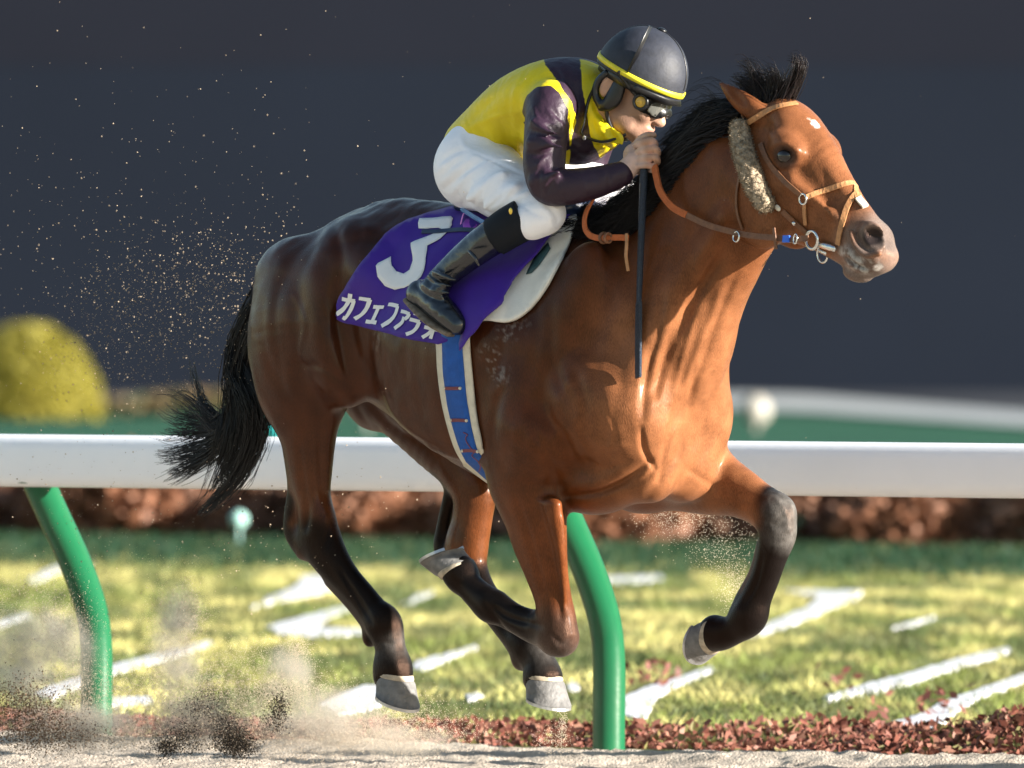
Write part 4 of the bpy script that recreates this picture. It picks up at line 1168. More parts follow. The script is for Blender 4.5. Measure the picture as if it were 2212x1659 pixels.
# ---- number cloth
CLOTH = base_thing("number_cloth", "purple number cloth with white numeral and katakana horse name", "saddle cloth")
cl_poly = [(718, 682), (745, 640), (790, 572), (840, 514), (885, 484), (930, 468), (985, 458), (1040, 462), (1110, 476), (1180, 486), (1240, 468),
           (1222, 497), (1185, 545), (1135, 606), (1085, 668), (1040, 722), (1004, 758), (1001, 742), (1008, 715), (1006, 690), (998, 672), (990, 668), (984, 700), (974, 738), (955, 744), (900, 735), (820, 714)]
def cl_off(x, y):
    o = .020
    if x > 985: o += .016 * min(1, (x - 985) / 40.) * min(1, (y - 470) / 150.)
    return o + .0035 * math.sin(x * .035 + y * .02) + .002 * math.sin(y * .06 - x * .02)
sheet("cloth", cl_poly, .02, M_PURPLE, CLOTH, step=9, thick=.003, mirror=True, offf=cl_off)
def stroke_mesh(rows, w, dz):
    """thick brush stroke as a strip lifted onto the cloth"""
    P = catmull(np.array(rows, float), 5) if len(rows) > 2 else np.array([np.array(rows[0]) + (np.array(rows[1]) - np.array(rows[0])) * t for t in np.linspace(0, 1, 6)], float)
    T = np.gradient(P, axis=0); T /= np.linalg.norm(T, axis=1)[:, None] + 1e-9
    Nn = np.column_stack([-T[:, 1], T[:, 0]])
    V = []; F = []
    ww = np.interp(np.linspace(0, 1, len(P)), np.linspace(0, 1, len(w)), w) if hasattr(w, '__len__') else np.full(len(P), w)
    cols = 3
    for i in range(len(P)):
        for c in range(cols):
            q = P[i] + Nn[i] * ww[i] * (c / (cols - 1) - .5)
            px, py = zc(*q)
            V.append(lift(px, py, cl_off(px, py) + .0022 + dz))
    for i in range(len(P) - 1):
        for c in range(cols - 1):
            F.append((i * cols + c, i * cols + c + 1, (i + 1) * cols + c + 1, (i + 1) * cols + c))
    return V, F
def glyph(name, strokes, parent=CLOTH):
    V = []; F = []
    for k, (rows, w) in enumerate(strokes):
        v, f = stroke_mesh(rows, w, .0004 * k)
        F += [tuple(i + len(V) for i in t) for t in f]; V += v
    o = mesh_obj(name, loc(np.array(V)), F, M_LETTER, parent, smooth=True)
    return o
NUM = [(800, 192), (1000, 186), (1062, 186), (1082, 205), (1080, 262), (1045, 320), (985, 375), (880, 430), (876, 500), (874, 560), (862, 620), (835, 680), (780, 735), (700, 775), (600, 780), (510, 742), (452, 672), (430, 590), (445, 568),
       (550, 514), (565, 580), (610, 625), (680, 640), (735, 608), (757, 540), (745, 430), (740, 402), (860, 352), (950, 310), (985, 282), (960, 272), (795, 276), (788, 230)]
sheet("numeral", [zc(*p) for p in NUM], .02, M_LETTER, CLOTH, step=7, thick=.0008, offf=lambda x, y: cl_off(x, y) + .0030)
Wd = 33
glyph("letter", [([(165, 832), (272, 850)], Wd), ([(262, 848), (250, 890), (228, 950), (198, 995), (172, 985)], Wd), ([(237, 780), (222, 845), (180, 915), (120, 968)], Wd)])
glyph("letter", [([(308, 826), (402, 848)], Wd), ([(398, 845), (372, 920), (330, 975), (272, 1015)], Wd)])
glyph("letter", [([(420, 908), (508, 926)], Wd), ([(465, 915), (425, 1045)], Wd), ([(372, 1038), (462, 1060)], Wd)])
glyph("letter", [([(548, 906), (645, 930)], Wd), ([(642, 928), (615, 1000), (570, 1050), (508, 1092)], Wd)])
glyph("letter", [([(672, 972), (755, 993)], Wd - 4), ([(750, 990), (738, 1015), (712, 1038)], Wd - 6), ([(702, 1020), (686, 1066), (630, 1112)], Wd - 4)])
glyph("letter", [([(785, 984), (842, 1000)], Wd - 3), ([(752, 1034), (838, 1056)], Wd - 3), ([(835, 1055), (812, 1105), (780, 1138), (728, 1160)], Wd - 3)])
glyph("letter", [([(872, 1098), (985, 1124)], Wd - 3), ([(958, 1072), (944, 1130), (925, 1196)], Wd - 3), ([(935, 1122), (905, 1155), (858, 1186)], Wd - 4)])
# ---- surcingle over the cloth and the small saddle
SADT = base_thing("racing_saddle", "small dark blue racing saddle under the crouching jockey", "saddle")
XF = Field((-.18, -.27, 1.30), (.36, .27, 1.66), .006)
XF.tube([(-.12, 0, 1.57), (-.02, 0, 1.555), (.12, 0, 1.55), (.24, 0, 1.565)], [.030, .022, .022, .034], [.10, .09, .085, .07], k=.03)
V_, Q_ = XF.mesh(1)
mesh_obj("saddle_tree", loc(V_), Q_[:, ::-1], M_SADDLE, SADT)
strap("cantle_edge", [hp(998, 452, .12), hp(1026, 470, .19), hp(1058, 488, .235)], .010, M_LBLUE, SADT, .008, lat=(0, .6, .8))
strap("stirrup_leather", [hp(1060, 486, .245), hp(1030, 515, .268), hp(995, 552, .285), hp(958, 590, .303), hp(930, 640, .33)], .014, M_LBLUE, SADT, .004, lat=(-.5, .8, .3))
strap("overgirth", [lift(x, 512 + .02 * (x - 917), cl_off(x, 512) + .006) for x in (917, 945, 975, 1005, 1035)], .012, M_SADDLE, SADT, .003, lat=(-.1, 1, .4))
strap("loop", [lift(x, y, cl_off(x, y) + .008) for x, y in ((1003, 505), (1010, 485), (1016, 478))], .006, simple("pink_tape", (.75, .25, .65), .6), SADT, .002)
sheet("label_patch", [(1006, 500), (1014, 488), (1036, 490), (1038, 503), (1030, 512), (1008, 508)], .026, simple("magenta_patch", (.30, .06, .50), .6), SADT, thick=.002)
# ---- girth
GIR = base_thing("girth", "blue webbing girth with cream edging buckled around the horse's belly", "girth")
def belt(name, left, right, off, mat, thick, under=None):
    A = catmull(np.array(left, float), 5); B = catmull(np.array(right, float), 5); n = max(len(A), len(B))
    A = np.array([np.interp(np.linspace(0, 1, n), np.linspace(0, 1, len(A)), A[:, i]) for i in range(2)]).T
    B = np.array([np.interp(np.linspace(0, 1, n), np.linspace(0, 1, len(B)), B[:, i]) for i in range(2)]).T
    rows = []
    for a, b in zip(A, B):
        rows.append([lift(*(a + (b - a) * t), off) for t in np.linspace(0, 1, 5)])
    if under:
        last = np.array(rows[-1])
        for L_ in (.06, 0.0):
            r = []
            for t, q in zip(np.linspace(0, 1, 5), last):
                c = np.array([under[0] + (under[1] - under[0]) * t, L_, .70])
                h, nn, ii, dd = HBVH.ray_cast(Vector(c), Vector((0, 0, 1)))
                r.append(np.array(h) + [0, 0, -off] if h else c)
            rows.append(r)
    V = []; F = []
    for s in (1, -1):
        b0 = len(V)
        for r in rows: V += [p * [1, s, 1] for p in r]
        for i in range(len(rows) - 1):
            for j in range(4):
                q = (b0 + i * 5 + j, b0 + i * 5 + j + 1, b0 + (i + 1) * 5 + j + 1, b0 + (i + 1) * 5 + j)
                F.append(q if s < 0 else q[::-1])
    o = mesh_obj(name, loc(np.array(V)), F, mat, GIR)
    md = o.modifiers.new("thick", 'SOLIDIFY'); md.thickness = thick; md.offset = 0
    return o
belt("cream_edging", [(944, 690), (948, 750), (950, 800), (956, 850), (966, 900), (985, 962), (1006, 1000)], [(1016, 690), (1018, 750), (1022, 800), (1028, 860), (1035, 910), (1043, 950), (1045, 968)], .007, M_CREAM, .008, (.0, .10))
belt("webbing", [(960, 690), (963, 750), (965, 800), (970, 850), (980, 900), (997, 955), (1014, 990)], [(1002, 690), (1004, 750), (1008, 800), (1014, 860), (1023, 910), (1034, 955), (1040, 972)], .0135, M_GIRTH, .004, (.02, .08))
for k, (x, y, a) in enumerate(((985, 837, 0), (1000, 905, .1), (1026, 968, .35))):
    q = [lift(x - 17, y, .0175), lift(x, y, .0175), lift(x + 17, y + 34 * math.tan(a) * .3, .0175)]
    strap("stitched_keeper", q, .009, simple("dark_red_thread", (.16, .04, .05), .7), GIR, .0015, lat=(-.2, 1, -.1))
    for e in (q[0], q[2]): ball("rivet", e, .0045, M_CREAM, GIR, seg=10, ring=6)
sq = []
for i in range(26):
    t = i / 25; sq.append(lift(1010 + 38 * t + 6 * math.sin(t * 16), 925 + 85 * t + 5 * math.cos(t * 13), .0172))
strands("stitching", [sq], .0014, .0014, simple("red_thread", (.20, .05, .08), .7), GIR, 4)

# ---- bridle
BRI = base_thing("bridle", "tan leather bridle with a fleece cheek roll on the horse's head", "bridle")
head_strap("brow_band", [za(805, 520), za(860, 470), za(960, 420), za(1050, 394), za(1110, 385), za(1135, 382)], .0150, M_TAN, BRI, .006)
head_strap("headpiece", [za(780, 450), za(795, 500), za(800, 560)], .012, M_BROWN, BRI, .006)
head_strap("cheek_strap", [za(905, 640), za(960, 760), za(1060, 880), za(1165, 965)], .0150, M_BROWN, BRI, .005)
head_strap("noseband", [za(1205, 980), za(1300, 948), za(1400, 912), za(1500, 890), za(1560, 895), za(1600, 912)], .0145, M_TAN, BRI, .006)
head_strap("crossed_noseband", [za(1565, 905), za(1505, 975), za(1455, 1070), za(1425, 1180), za(1408, 1290)], .0155, M_TAN, BRI, .006)
head_strap("side_strap", [za(1190, 1015), za(1192, 1080), za(1200, 1160)], .011, M_TAN, BRI, .006)
head_strap("bit_strap", [za(1045, 1070), za(1100, 1120), za(1160, 1165), za(1215, 1210)], .0145, M_BROWN, BRI, .008)
head_strap("throat_lash", [za(782, 790), za(752, 940), za(752, 1080), za(790, 1190)], .0075, M_BROWN, BRI, .004)
head_strap("nose_pad", [za(1550, 898), za(1580, 915), za(1608, 940)], .018, M_CREAM, BRI, .008, .008)
def hring(name, z, r, rt, off=.010, **k):
    c = lift(*za(*z), off, .06); n = nrm(lift(*za(*z), off + .02, .06) - c)
    return ring(name, c, r, rt, n * .4 + np.array([-.2, .8, .1]), M_STEEL, BRI, **k)
hring("strap_ring", (1187, 985), .0140, .0030)
hring("bit_ring", (1258, 1242), .0235, .0048, .018)
hring("lower_bit_ring", (1275, 1368), .0225, .0030, .018, a0=20, a1=300)
BFt = Field((.9, -.05, 1.25), (1.45, .2, 1.75), .004)
bt_ = [lift(*za(1300, 1275), .012), lift(*za(1345, 1290), .012), lift(*za(1390, 1310), .008)]
BFt.tube(bt_, [.008, .010, .009], k=.004)
BFt.tube([lift(*za(1295, 1310), .012), lift(*za(1340, 1330), .012)], [.005, .006], k=.006)
V_, Q_ = BFt.mesh(1); mesh_obj("bit_cheek", loc(V_), Q_[:, ::-1], M_STEEL, BRI)
ball("buckle", lift(*za(1022, 1048), .012), (.011, .005, .007), M_CREAM, BRI, rotL(-40))
ball("buckle", lift(*za(1120, 1135), .014), (.006, .004, .006), M_STEEL, BRI)
# fleece roll on the cheek strap
RL = [lift(*za(*p), .020) for p in ((800, 550), (808, 620), (828, 710), (862, 820), (905, 910), (958, 1020))]
RF = Field((.80, .0, 1.40), (1.2, .26, 1.95), .004)
RF.tube(RL, [.025, .028, .029, .030, .030, .026], k=.01)
V_, Q_ = RF.mesh(1)
V_ = V_ + (vnoise(V_, 160, 3) - .5)[:, None] * .008 * nrm([0, 1, .2])
roll = mesh_obj("fleece_roll", loc(V_), Q_[:, ::-1], M_FLEECE, BRI)
axis = catmull(np.array(RL), 8)
fz = []
for v in V_[RNG.choice(len(V_), 1500)]:
    c = axis[np.argmin(np.linalg.norm(axis - v, axis=1))]
    d = nrm(v - c + RNG.normal(size=3) * .008)
    fz.append([v - d * .003, v + d * .002, v + d * (.004 + .004 * RNG.random())])
strands("fleece_fibres", fz, .0011, .0005, M_FLEECE, roll)
# reins
rein = [hp(*za(1210, 1248), .098), hp(*za(1100, 1252), .105), hp(*za(980, 1244), .112), hp(*za(850, 1232), .116), hp(*za(740, 1212), .12), hp(*za(560, 1162), .13), hp(*za(410, 1092), .135)]
strap("rein", rein, .016, M_BROWN, BRI, .004, lat=(0, 1, .15))
grip = [hp(*za(420, 1096), .135), hp(*za(350, 1060), .135), hp(*za(300, 1015), .132), hp(*za(250, 940), .126), hp(*za(225, 850), .116), hp(*za(214, 775), .106)]
strap("rein_grip", grip, .0185, M_RUBBER, BRI, .007, lat=(0, 1, .15))
strap("rein_tag", [hp(*za(1045, 1252), .111), hp(*za(1065, 1252), .111), hp(*za(1087, 1252), .110)], .019, simple("blue_tag", (.02, .12, .62), .5), BRI, .006, lat=(0, 1, .15))
ring("martingale_ring", hp(*za(742, 1238), .124), .0135, .0022, (-.2, .8, .1), M_STEEL, BRI)
ring("rein_buckle", hp(*za(1125, 1252), .110), .008, .0018, (-.2, .8, .1), M_STEEL, BRI, sq=1.6)
strap("rein_stop", [hp(*za(985, 1180), .118), hp(*za(993, 1250), .121), hp(*za(1000, 1318), .118)], .009, M_BROWN, BRI, .004, lat=(0, 1, .1))
# far rein, mirrored
strap("rein", [p * [1, -1, 1] for p in rein] + [hp(1400, 352, -.06)], .016, M_BROWN, BRI, .004)
# loose end of the reins looped over the withers
lp = [(520, 315, .16), (430, 450, .19), (370, 560, .205), (335, 700, .215), (350, 840, .22), (420, 930, .225), (520, 968, .225), (640, 972, .222), (760, 965, .215), (880, 965, .205), (1000, 970, .20)]
LPX = [hp(*zr(a, b), l) for a, b, l in lp]
for i, q in enumerate(LPX):                                    # never inside the shoulder
    s_ = skin(*zr(lp[i][0], lp[i][1]), .014)
    if s_ is not None and s_[1] > q[1]: LPX[i] = s_
strap("rein_loop", LPX, .016, M_RUBBER, BRI, .006, lat=(-.3, 1, .1))
kp = LPX[7]
ring("keeper", LPX[7] + [0, .004, 0], .014, .0045, (1, .1, 0), M_BROWN, BRI, sq=.9)
ring("keeper", LPX[7] + [.018, .006, 0], .013, .0040, (1, .1, 0), M_BROWN, BRI, sq=.9)
tl = [LPX[-1] + [0, .008, .012], LPX[-1] + [.004, .012, -.02], LPX[-1] + [.004, .014, -.05], LPX[-1] + [.010, .012, -.088]]
strap("rein_end", tl, .010, M_TAN, BRI, .003)
# ---- whip
WHIP = base_thing("whip", "black riding whip with a flat end hanging from the jockey's hand", "whip")
we = skin(1380, 812, .035)
wL = max(we[1], .2)
def wpnt(px, py):
    t = (py - 340) / (812 - 340.); return hp(px, py, .094 + (wL - .094) * t)
M_WHIP = simple("whip_leather", (.014, .024, .040), .32, .5, var=.5, scale=150, bump=.6, bscale=400)
strands("handle", [[wpnt(1393, 312), wpnt(1391, 370)]], .0100, .0100, M_BLACK, WHIP, 10)
strands("stock", [[wpnt(1391, 368), wpnt(1388, 440), wpnt(1385, 520), wpnt(1382, 600), wpnt(1380, 660)]], .0108, .0072, M_WHIP, WHIP, 12)
strap("flap", [wpnt(1380, 652), wpnt(1379.5, 700), wpnt(1379, 760), wpnt(1379, 816)], [.024, .027, .027, .025], M_WHIP, WHIP, .007, lat=(-.3, .9, 0))
# ------------------------------------------------------------------ the racecourse
YAW = math.radians(30)
TT = np.array([math.cos(YAW), -math.sin(YAW), 0]); NN = np.array([math.sin(YAW), math.cos(YAW), 0])   # along and across the track
def tn(t, n, z=0.0): return TT * t + NN * n + np.array([0, 0, z])
def to_tn(p): return p @ TT, p @ NN
post_r = gp(1315, 1634)
T0, N0 = to_tn(post_r)
N_EDGE = N0 + .12

def grid_sheet(name, ts, ns, zf, mat, cols=None):
    A, B = np.meshgrid(ts, ns, indexing='ij')
    P = A.ravel()[:, None] * TT + B.ravel()[:, None] * NN
    P[:, 2] = zf(A.ravel(), B.ravel(), P)
    n = len(ns)
    I = np.arange(len(ts) - 1)[:, None] * n + np.arange(n - 1)[None, :]
    F = np.stack([I, I + n, I + n + 1, I + 1], -1).reshape(-1, 4)
    return mesh_obj(name, P, F, mat)

def ground_mat(name, c1, c2, scale, rough=.9, bump=.5, bscale=40, c3=None):
    m, nt, b = nodes_of(name)
    tc = nt.nodes.new("ShaderNodeTexCoord")
    n1 = nt.nodes.new("ShaderNodeTexNoise"); n1.inputs["Scale"].default_value = scale; n1.inputs["Detail"].default_value = 8; n1.inputs["Roughness"].default_value = .65
    nt.links.new(tc.outputs["Object"], n1.inputs["Vector"])
    cr = nt.nodes.new("ShaderNodeValToRGB")
    cr.color_ramp.elements[0].position = .33; cr.color_ramp.elements[0].color = (*c1, 1)
    cr.color_ramp.elements[1].position = .68; cr.color_ramp.elements[1].color = (*c2, 1)
    if c3:
        e = cr.color_ramp.elements.new(.5); e.color = (*c3, 1)
    nt.links.new(n1.outputs["Fac"], cr.inputs[0]); nt.links.new(cr.outputs[0], b.inputs["Base Color"])
    b.inputs["Roughness"].default_value = rough; b.inputs["Specular IOR Level"].default_value = .2
    n2 = nt.nodes.new("ShaderNodeTexNoise"); n2.inputs["Scale"].default_value = bscale; n2.inputs["Detail"].default_value = 8
    nt.links.new(tc.outputs["Object"], n2.inputs["Vector"])
    bp = nt.nodes.new("ShaderNodeBump"); bp.inputs["Strength"].default_value = bump; bp.inputs["Distance"].default_value = .03
    nt.links.new(n2.outputs["Fac"], bp.inputs["Height"]); nt.links.new(bp.outputs[0], b.inputs["Normal"])
    return m

M_SAND = ground_mat("track_sand", (.34, .285, .23), (.58, .50, .41), 9, bump=.8, bscale=120)
M_LAWN = ground_mat("winter_lawn", (.075, .085, .022), (.24, .20, .075), 3.0, c3=(.13, .13, .035))
M_TURF = ground_mat("green_turf", (.010, .062, .036), (.02, .095, .050), .6)
M_GRND = ground_mat("far_ground", (.03, .09, .045), (.05, .11, .055), .2)

gr = mesh_obj("ground", [(-900, -300, -.06), (900, -300, -.06), (900, 1500, -.06), (-900, 1500, -.06)], [(0, 1, 2, 3)], M_GRND, smooth=False)
tag(gr, kind="structure")
# sand of the dirt track: rough and hoof-dug
ts = np.concatenate([np.linspace(-40, -3.2, 40), np.arange(-3.15, 3.2, .018), np.linspace(3.25, 40, 40)])
ns = np.concatenate([np.linspace(-30, -.6, 30), np.arange(-.55, N_EDGE + .28, .018)])
def sand_z(a, b, P):
    Q = P.copy(); Q[:, 2] = 0
    z = .016 * (vnoise(Q, 3.2, 11) - .5) + .012 * (vnoise(Q, 9, 12) - .5) + .011 * (vnoise(Q, 24, 13) - .5) + .010 * (vnoise(Q, 55, 14) - .5)
    z *= sstep(-4, -1.5, b) * .9 + .1
    ridge = np.exp(-((b - (N_EDGE - .28)) / .16) ** 2) * (.018 + .02 * vnoise(Q * [1, 1, 1], 2.2, 15))
    drop = sstep(N_EDGE + .02, N_EDGE + .26, b) * -.10
    return z + ridge + drop
sand_o = grid_sheet("sand_track", ts, ns, sand_z, M_SAND); tag(sand_o, kind="structure")

# depth lines read from the photo's middle column
def n_of(py, px=1106): return to_tn(gp(px, py))[1]
N_DARK0, N_DARK1 = n_of(1238), n_of(1182)
N_LAWN1 = N_DARK1 + 1.2
lawn = grid_sheet("lawn", np.linspace(-45, 45, 60), np.linspace(N_EDGE + .05, N_LAWN1, 40), lambda a, b, P: .01 + .02 * (vnoise(P * [1, 1, 0], .8, 21) - .5), M_LAWN)
tag(lawn, kind="structure")
turf = grid_sheet("turf_course", np.linspace(-120, 120, 8), np.linspace(N_LAWN1, n_of(866), 8), lambda a, b, P: 0 * a - .02, M_TURF)
tag(turf, kind="structure")

# ---- white strips lying on the lawn
STR = {
 "broad white strip with a wide end beside the green post": [(535, 1314), (575, 1288), (640, 1262), (652, 1240), (735, 1238), (745, 1262), (690, 1282), (610, 1298)],
 "forked white strip on the grass behind the near hind leg": [(568, 1352), (612, 1338), (690, 1318), (760, 1300), (772, 1312), (712, 1336), (690, 1352), (790, 1354), (798, 1370), (660, 1378), (600, 1372)],
 "long thin white strip running behind the green post": [(62, 1500), (90, 1482), (160, 1462), (240, 1432), (330, 1410), (455, 1378), (465, 1388), (360, 1424), (250, 1456), (150, 1492), (110, 1512)],
 "short pale strip close to the sand beside the green post": [(235, 1502), (330, 1500), (335, 1520), (240, 1524)],
 "narrow white dash half hidden by drifting dust": [(-60, 1360), (0, 1336), (60, 1320), (70, 1330), (10, 1352), (-50, 1376)],
 "stubby white dash next to the bend of the green post": [(55, 1252), (80, 1236), (112, 1222), (205, 1206), (200, 1222), (120, 1240), (70, 1262)],
 "wide white patch on the grass beside the lowest hind hoof": [(680, 1522), (740, 1492), (790, 1474), (850, 1480), (880, 1500), (800, 1532), (730, 1545)],
 "slim white strip crossing behind the hind pastern": [(885, 1444), (900, 1424), (960, 1408), (1030, 1388), (1036, 1398), (970, 1424), (912, 1448)],
 "white strip starting at the foot of the green post": [(1335, 1548), (1345, 1500), (1400, 1478), (1450, 1462), (1540, 1434), (1550, 1446), (1470, 1478), (1420, 1504), (1405, 1540), (1390, 1556)],
 "white strip with a flag shaped end behind the lifted front hoof": [(1690, 1270), (1870, 1272), (1850, 1294), (1780, 1318), (1720, 1345), (1640, 1374), (1605, 1372), (1660, 1342), (1740, 1308), (1765, 1290), (1700, 1280)],
 "straight white strip ending at the red shrubs": [(1775, 1502), (1850, 1478), (1960, 1450), (2060, 1420), (2180, 1392), (2190, 1406), (2080, 1440), (1980, 1472), (1880, 1494), (1790, 1510)],
 "splashed white strip rising out of the red shrubs": [(1870, 1592), (1905, 1562), (1980, 1540), (2050, 1505), (2130, 1478), (2240, 1440), (2300, 1430), (2300, 1446), (2230, 1466), (2120, 1504), (2070, 1535), (2020, 1580), (1950, 1598)],
 "faint short dash alone on the open grass": [(1925, 1352), (1960, 1340), (2020, 1326), (2022, 1334), (1970, 1352), (1930, 1358)],
 "tiny pale fleck on the grass beyond the folded front knee": [(1225, 1478), (1245, 1474), (1252, 1484), (1232, 1490)],
 "small oval fleck of white between the hooves": [(1005, 1500), (1035, 1494), (1045, 1502), (1012, 1510)],
 "pale dash behind the folded cannon bone": [(868, 1300), (900, 1282), (935, 1272), (938, 1280), (905, 1296), (876, 1306)],
 "thin white line near the dark grass above the knee": [(1300, 1246), (1430, 1242), (1435, 1250), (1310, 1256)],
}
M_STRIP = simple("white_strip", (0.612, 0.612, 0.629), .7, .3, var=.12, scale=6, bump=.3, bscale=30)
STRIP_POLY = []
for lab, poly in STR.items():
    P = []
    for i in range(len(poly)):
        a, b = np.array(poly[i], float), np.array(poly[(i + 1) % len(poly)], float)
        m = max(2, int(np.linalg.norm(b - a) / 7))
        for k in range(m): P.append(a + (b - a) * k / m + RNG.normal(size=2) * [1.3, .8])
    P = np.array(P); sg = np.sign(np.sum(P[:, 0] * np.roll(P[:, 1], -1) - np.roll(P[:, 0], -1) * P[:, 1]))
    tv = np.roll(P, -2, 0) - np.roll(P, 2, 0); tv /= np.linalg.norm(tv, axis=1)[:, None] + 1e-9
    P = P + np.column_stack([-tv[:, 1], tv[:, 0]]) * sg * (np.ptp(P[:, 1]) > 18) * 3.6           # drawn a little inside the blurred outline
    G = np.array([gp(x, y, .022) for x, y in P]); STRIP_POLY.append(G[:, :2])
    c = G.mean(0); n = len(G)
    V = np.concatenate([G * [1, 1, 0] + [0, 0, .0], (G - c) * .985 + c])
    F = [(i, (i + 1) % n, n + (i + 1) % n, n + i) for i in range(n)] + [tuple(range(n, 2 * n))]
    o = mesh_obj("white_ground_strip", V, F, M_STRIP, smooth=False)
    me = o.data; bm = bmesh.new(); bm.from_mesh(me); bmesh.ops.recalc_face_normals(bm, faces=bm.faces[:]); bmesh.ops.triangulate(bm, faces=[f for f in bm.faces if len(f.verts) > 4]); bm.to_mesh(me); bm.free()
    tag(o, lab, "ground strip", "white strips lying on the lawn")

# ---- grass and ground cover as blades
def leafmat(name, rough=.6, spec=.3):
    m, nt, b = nodes_of(name)
    at = nt.nodes.new("ShaderNodeVertexColor"); at.layer_name = "Col"
    nt.links.new(at.outputs["Color"], b.inputs["Base Color"])
    b.inputs["Roughness"].default_value = rough; b.inputs["Specular IOR Level"].default_value = spec
    tr = nt.nodes.new("ShaderNodeBsdfTranslucent"); nt.links.new(at.outputs["Color"], tr.inputs["Color"])
    mx = nt.nodes.new("ShaderNodeMixShader"); mx.inputs[0].default_value = .25
    out = nt.nodes["Material Output"]
    nt.links.new(b.outputs[0], mx.inputs[1]); nt.links.new(tr.outputs[0], mx.inputs[2]); nt.links.new(mx.outputs[0], out.inputs["Surface"])
    return m
M_LEAF = leafmat("leaf")

def blades(name, P, h, w, col, lean=.5, mat=M_LEAF):
    n = len(P)
    a = RNG.random(n) * 2 * np.pi
    sd = np.column_stack([np.cos(a), np.sin(a), 0 * a]) * (w / 2)[:, None]
    b = RNG.random(n) * 2 * np.pi
    tip = P + np.column_stack([np.cos(b) * h * lean, np.sin(b) * h * lean, h])
    V = np.stack([P - sd, P + sd, tip], 1).reshape(-1, 3)
    F = np.arange(3 * n).reshape(-1, 3)
    return mesh_obj(name, V, F, mat, col=np.repeat(col, 3, 0), smooth=False)

def pick(t0, t1, n0, n1, n):
    return (RNG.random(n) * (t1 - t0) + t0)[:, None] * TT + (RNG.random(n) * (n1 - n0) + n0)[:, None] * NN
def cone_pick(n0, n1, n, half=2.3):
    """points in the strip n0..n1 where the lens looks (with a margin)"""
    out = []
    while sum(map(len, out)) < n:
        P = pick(-28, 28, n0, n1, n * 4)
        d = (P[:, 1] + CAM_D) / CAM_D
        out.append(P[(np.abs(P[:, 0]) < half * 1.25 * d)])
    return np.concatenate(out)[:n]
G = cone_pick(N_EDGE + .3, N_DARK0 + .8, 160000)
keep = np.ones(len(G), bool)
for poly in STRIP_POLY:
    keep &= ~in_poly(G[:, 0], G[:, 1], [tuple(p) for p in poly])
G = G[keep]
k = vnoise(G * [1, .5, 0], 1.6, 31) * .35 + vnoise(G * [1, .25, 0], 6.0, 32) * .65
c = col_mix(np.tile(np.array([.155, .185, .048]), (len(G), 1)), (.50, .45, .17), sstep(.3, .72, k))
c = col_mix(c, (.055, .085, .03), sstep(.52, .68, vnoise(G * [1, .18, 0], 7.0, 33)) * .8)
c *= (.55 + .9 * RNG.random(len(G)))[:, None] * (.65 + .7 * vnoise(G * [1, .22, 0], 9.0, 34))[:, None]
tag(blades("grass", G, .02 + .035 * RNG.random(len(G)) ** 2, np.full(len(G), .010), c, .8), "short winter grass mottled straw and green behind the rail", "grass", kind="stuff")
G = cone_pick(N_DARK0 - .4, N_DARK1 + .6, 34000)
c = np.tile(np.array([.014, .046, .020]), (len(G), 1)) * (.7 + .7 * RNG.random(len(G)))[:, None]
c = col_mix(c, (.12, .12, .04), (RNG.random(len(G)) < .10) * .7)
tag(blades("dark_grass", G, .035 + .03 * RNG.random(len(G)), np.full(len(G), .022), c, .8), "strip of lush dark green grass in front of the brown shrubs", "grass", kind="stuff")
# red shrubs beside the sand
def leaf_cloud(P, size, col, flat=.4):
    n = len(P)
    u = RNG.normal(size=(n, 3)); u /= np.linalg.norm(u, axis=1)[:, None]
    v = np.cross(u, RNG.normal(size=(n, 3))); v /= np.linalg.norm(v, axis=1)[:, None] + 1e-9
    s = size[:, None]
    V = np.stack([P - u * s, P + v * s * .55, P + u * s, P - v * s * .55], 1).reshape(-1, 3)
    return V, np.arange(4 * n).reshape(-1, 4), np.repeat(col, 4, 0)
def mound(P, h):
    return h * (.35 + .65 * vnoise(P * [1, 1, 0], 2.6, 41)) * (.6 + .4 * vnoise(P * [1, 1, 0], 8, 42))
R = pick(-6, 6, N_EDGE + .10, N_EDGE + 1.35, 52000)
tpos = R @ TT; npos = R @ NN
h = mound(R, .11) * sstep(N_EDGE + .02, N_EDGE + .5, npos) * sstep(N_EDGE + 1.4, N_EDGE + .6, npos)
h = h * (.75 + .75 * sstep(.2, 1.6, R[:, 0]))
keep = RNG.random(len(R)) < (.25 + .75 * sstep(.45, .6, vnoise(R * [1, 1, 0], 1.6, 43) + .25 * sstep(N_EDGE + 1.2, N_EDGE + .4, npos)))
R = R[keep]; h = h[keep]
R[:, 2] = .01 + h * np.sqrt(RNG.random(len(R)))
c = col_mix(np.tile(np.array([.20, .066, .046]), (len(R), 1)), (.29, .15, .10), RNG.random(len(R)) ** 2)
c = col_mix(c, (.10, .03, .02), (RNG.random(len(R)) < .25) * .8)
c = col_mix(c, (.16, .15, .05), (RNG.random(len(R)) < .10) * .9)
V, F, cc = leaf_cloud(R, .012 + .010 * RNG.random(len(R)), c)
tag(mesh_obj("red_ground_cover", V, F, M_LEAF, col=cc, smooth=False), "low reddish brown ground cover growing along the sand edge", "ground cover", kind="stuff")
sp = []
for (x, y) in ((1395, 1502), (1410, 1490), (1800, 1500), (1985, 1555), (2040, 1550), (1900, 1572)):
    g0 = gp(x, y)
    q = g0 + RNG.normal(size=(14, 3)) * [.05, .25, .03] + [0, 0, .05]; q[:, 2] = np.abs(q[:, 2]); sp.append(q)
sp = np.concatenate(sp)
V, F, cc = leaf_cloud(sp, .014 + .012 * RNG.random(len(sp)), np.tile(np.array([.16, .055, .042]), (len(sp), 1)) * (.7 + .6 * RNG.random(len(sp)))[:, None])
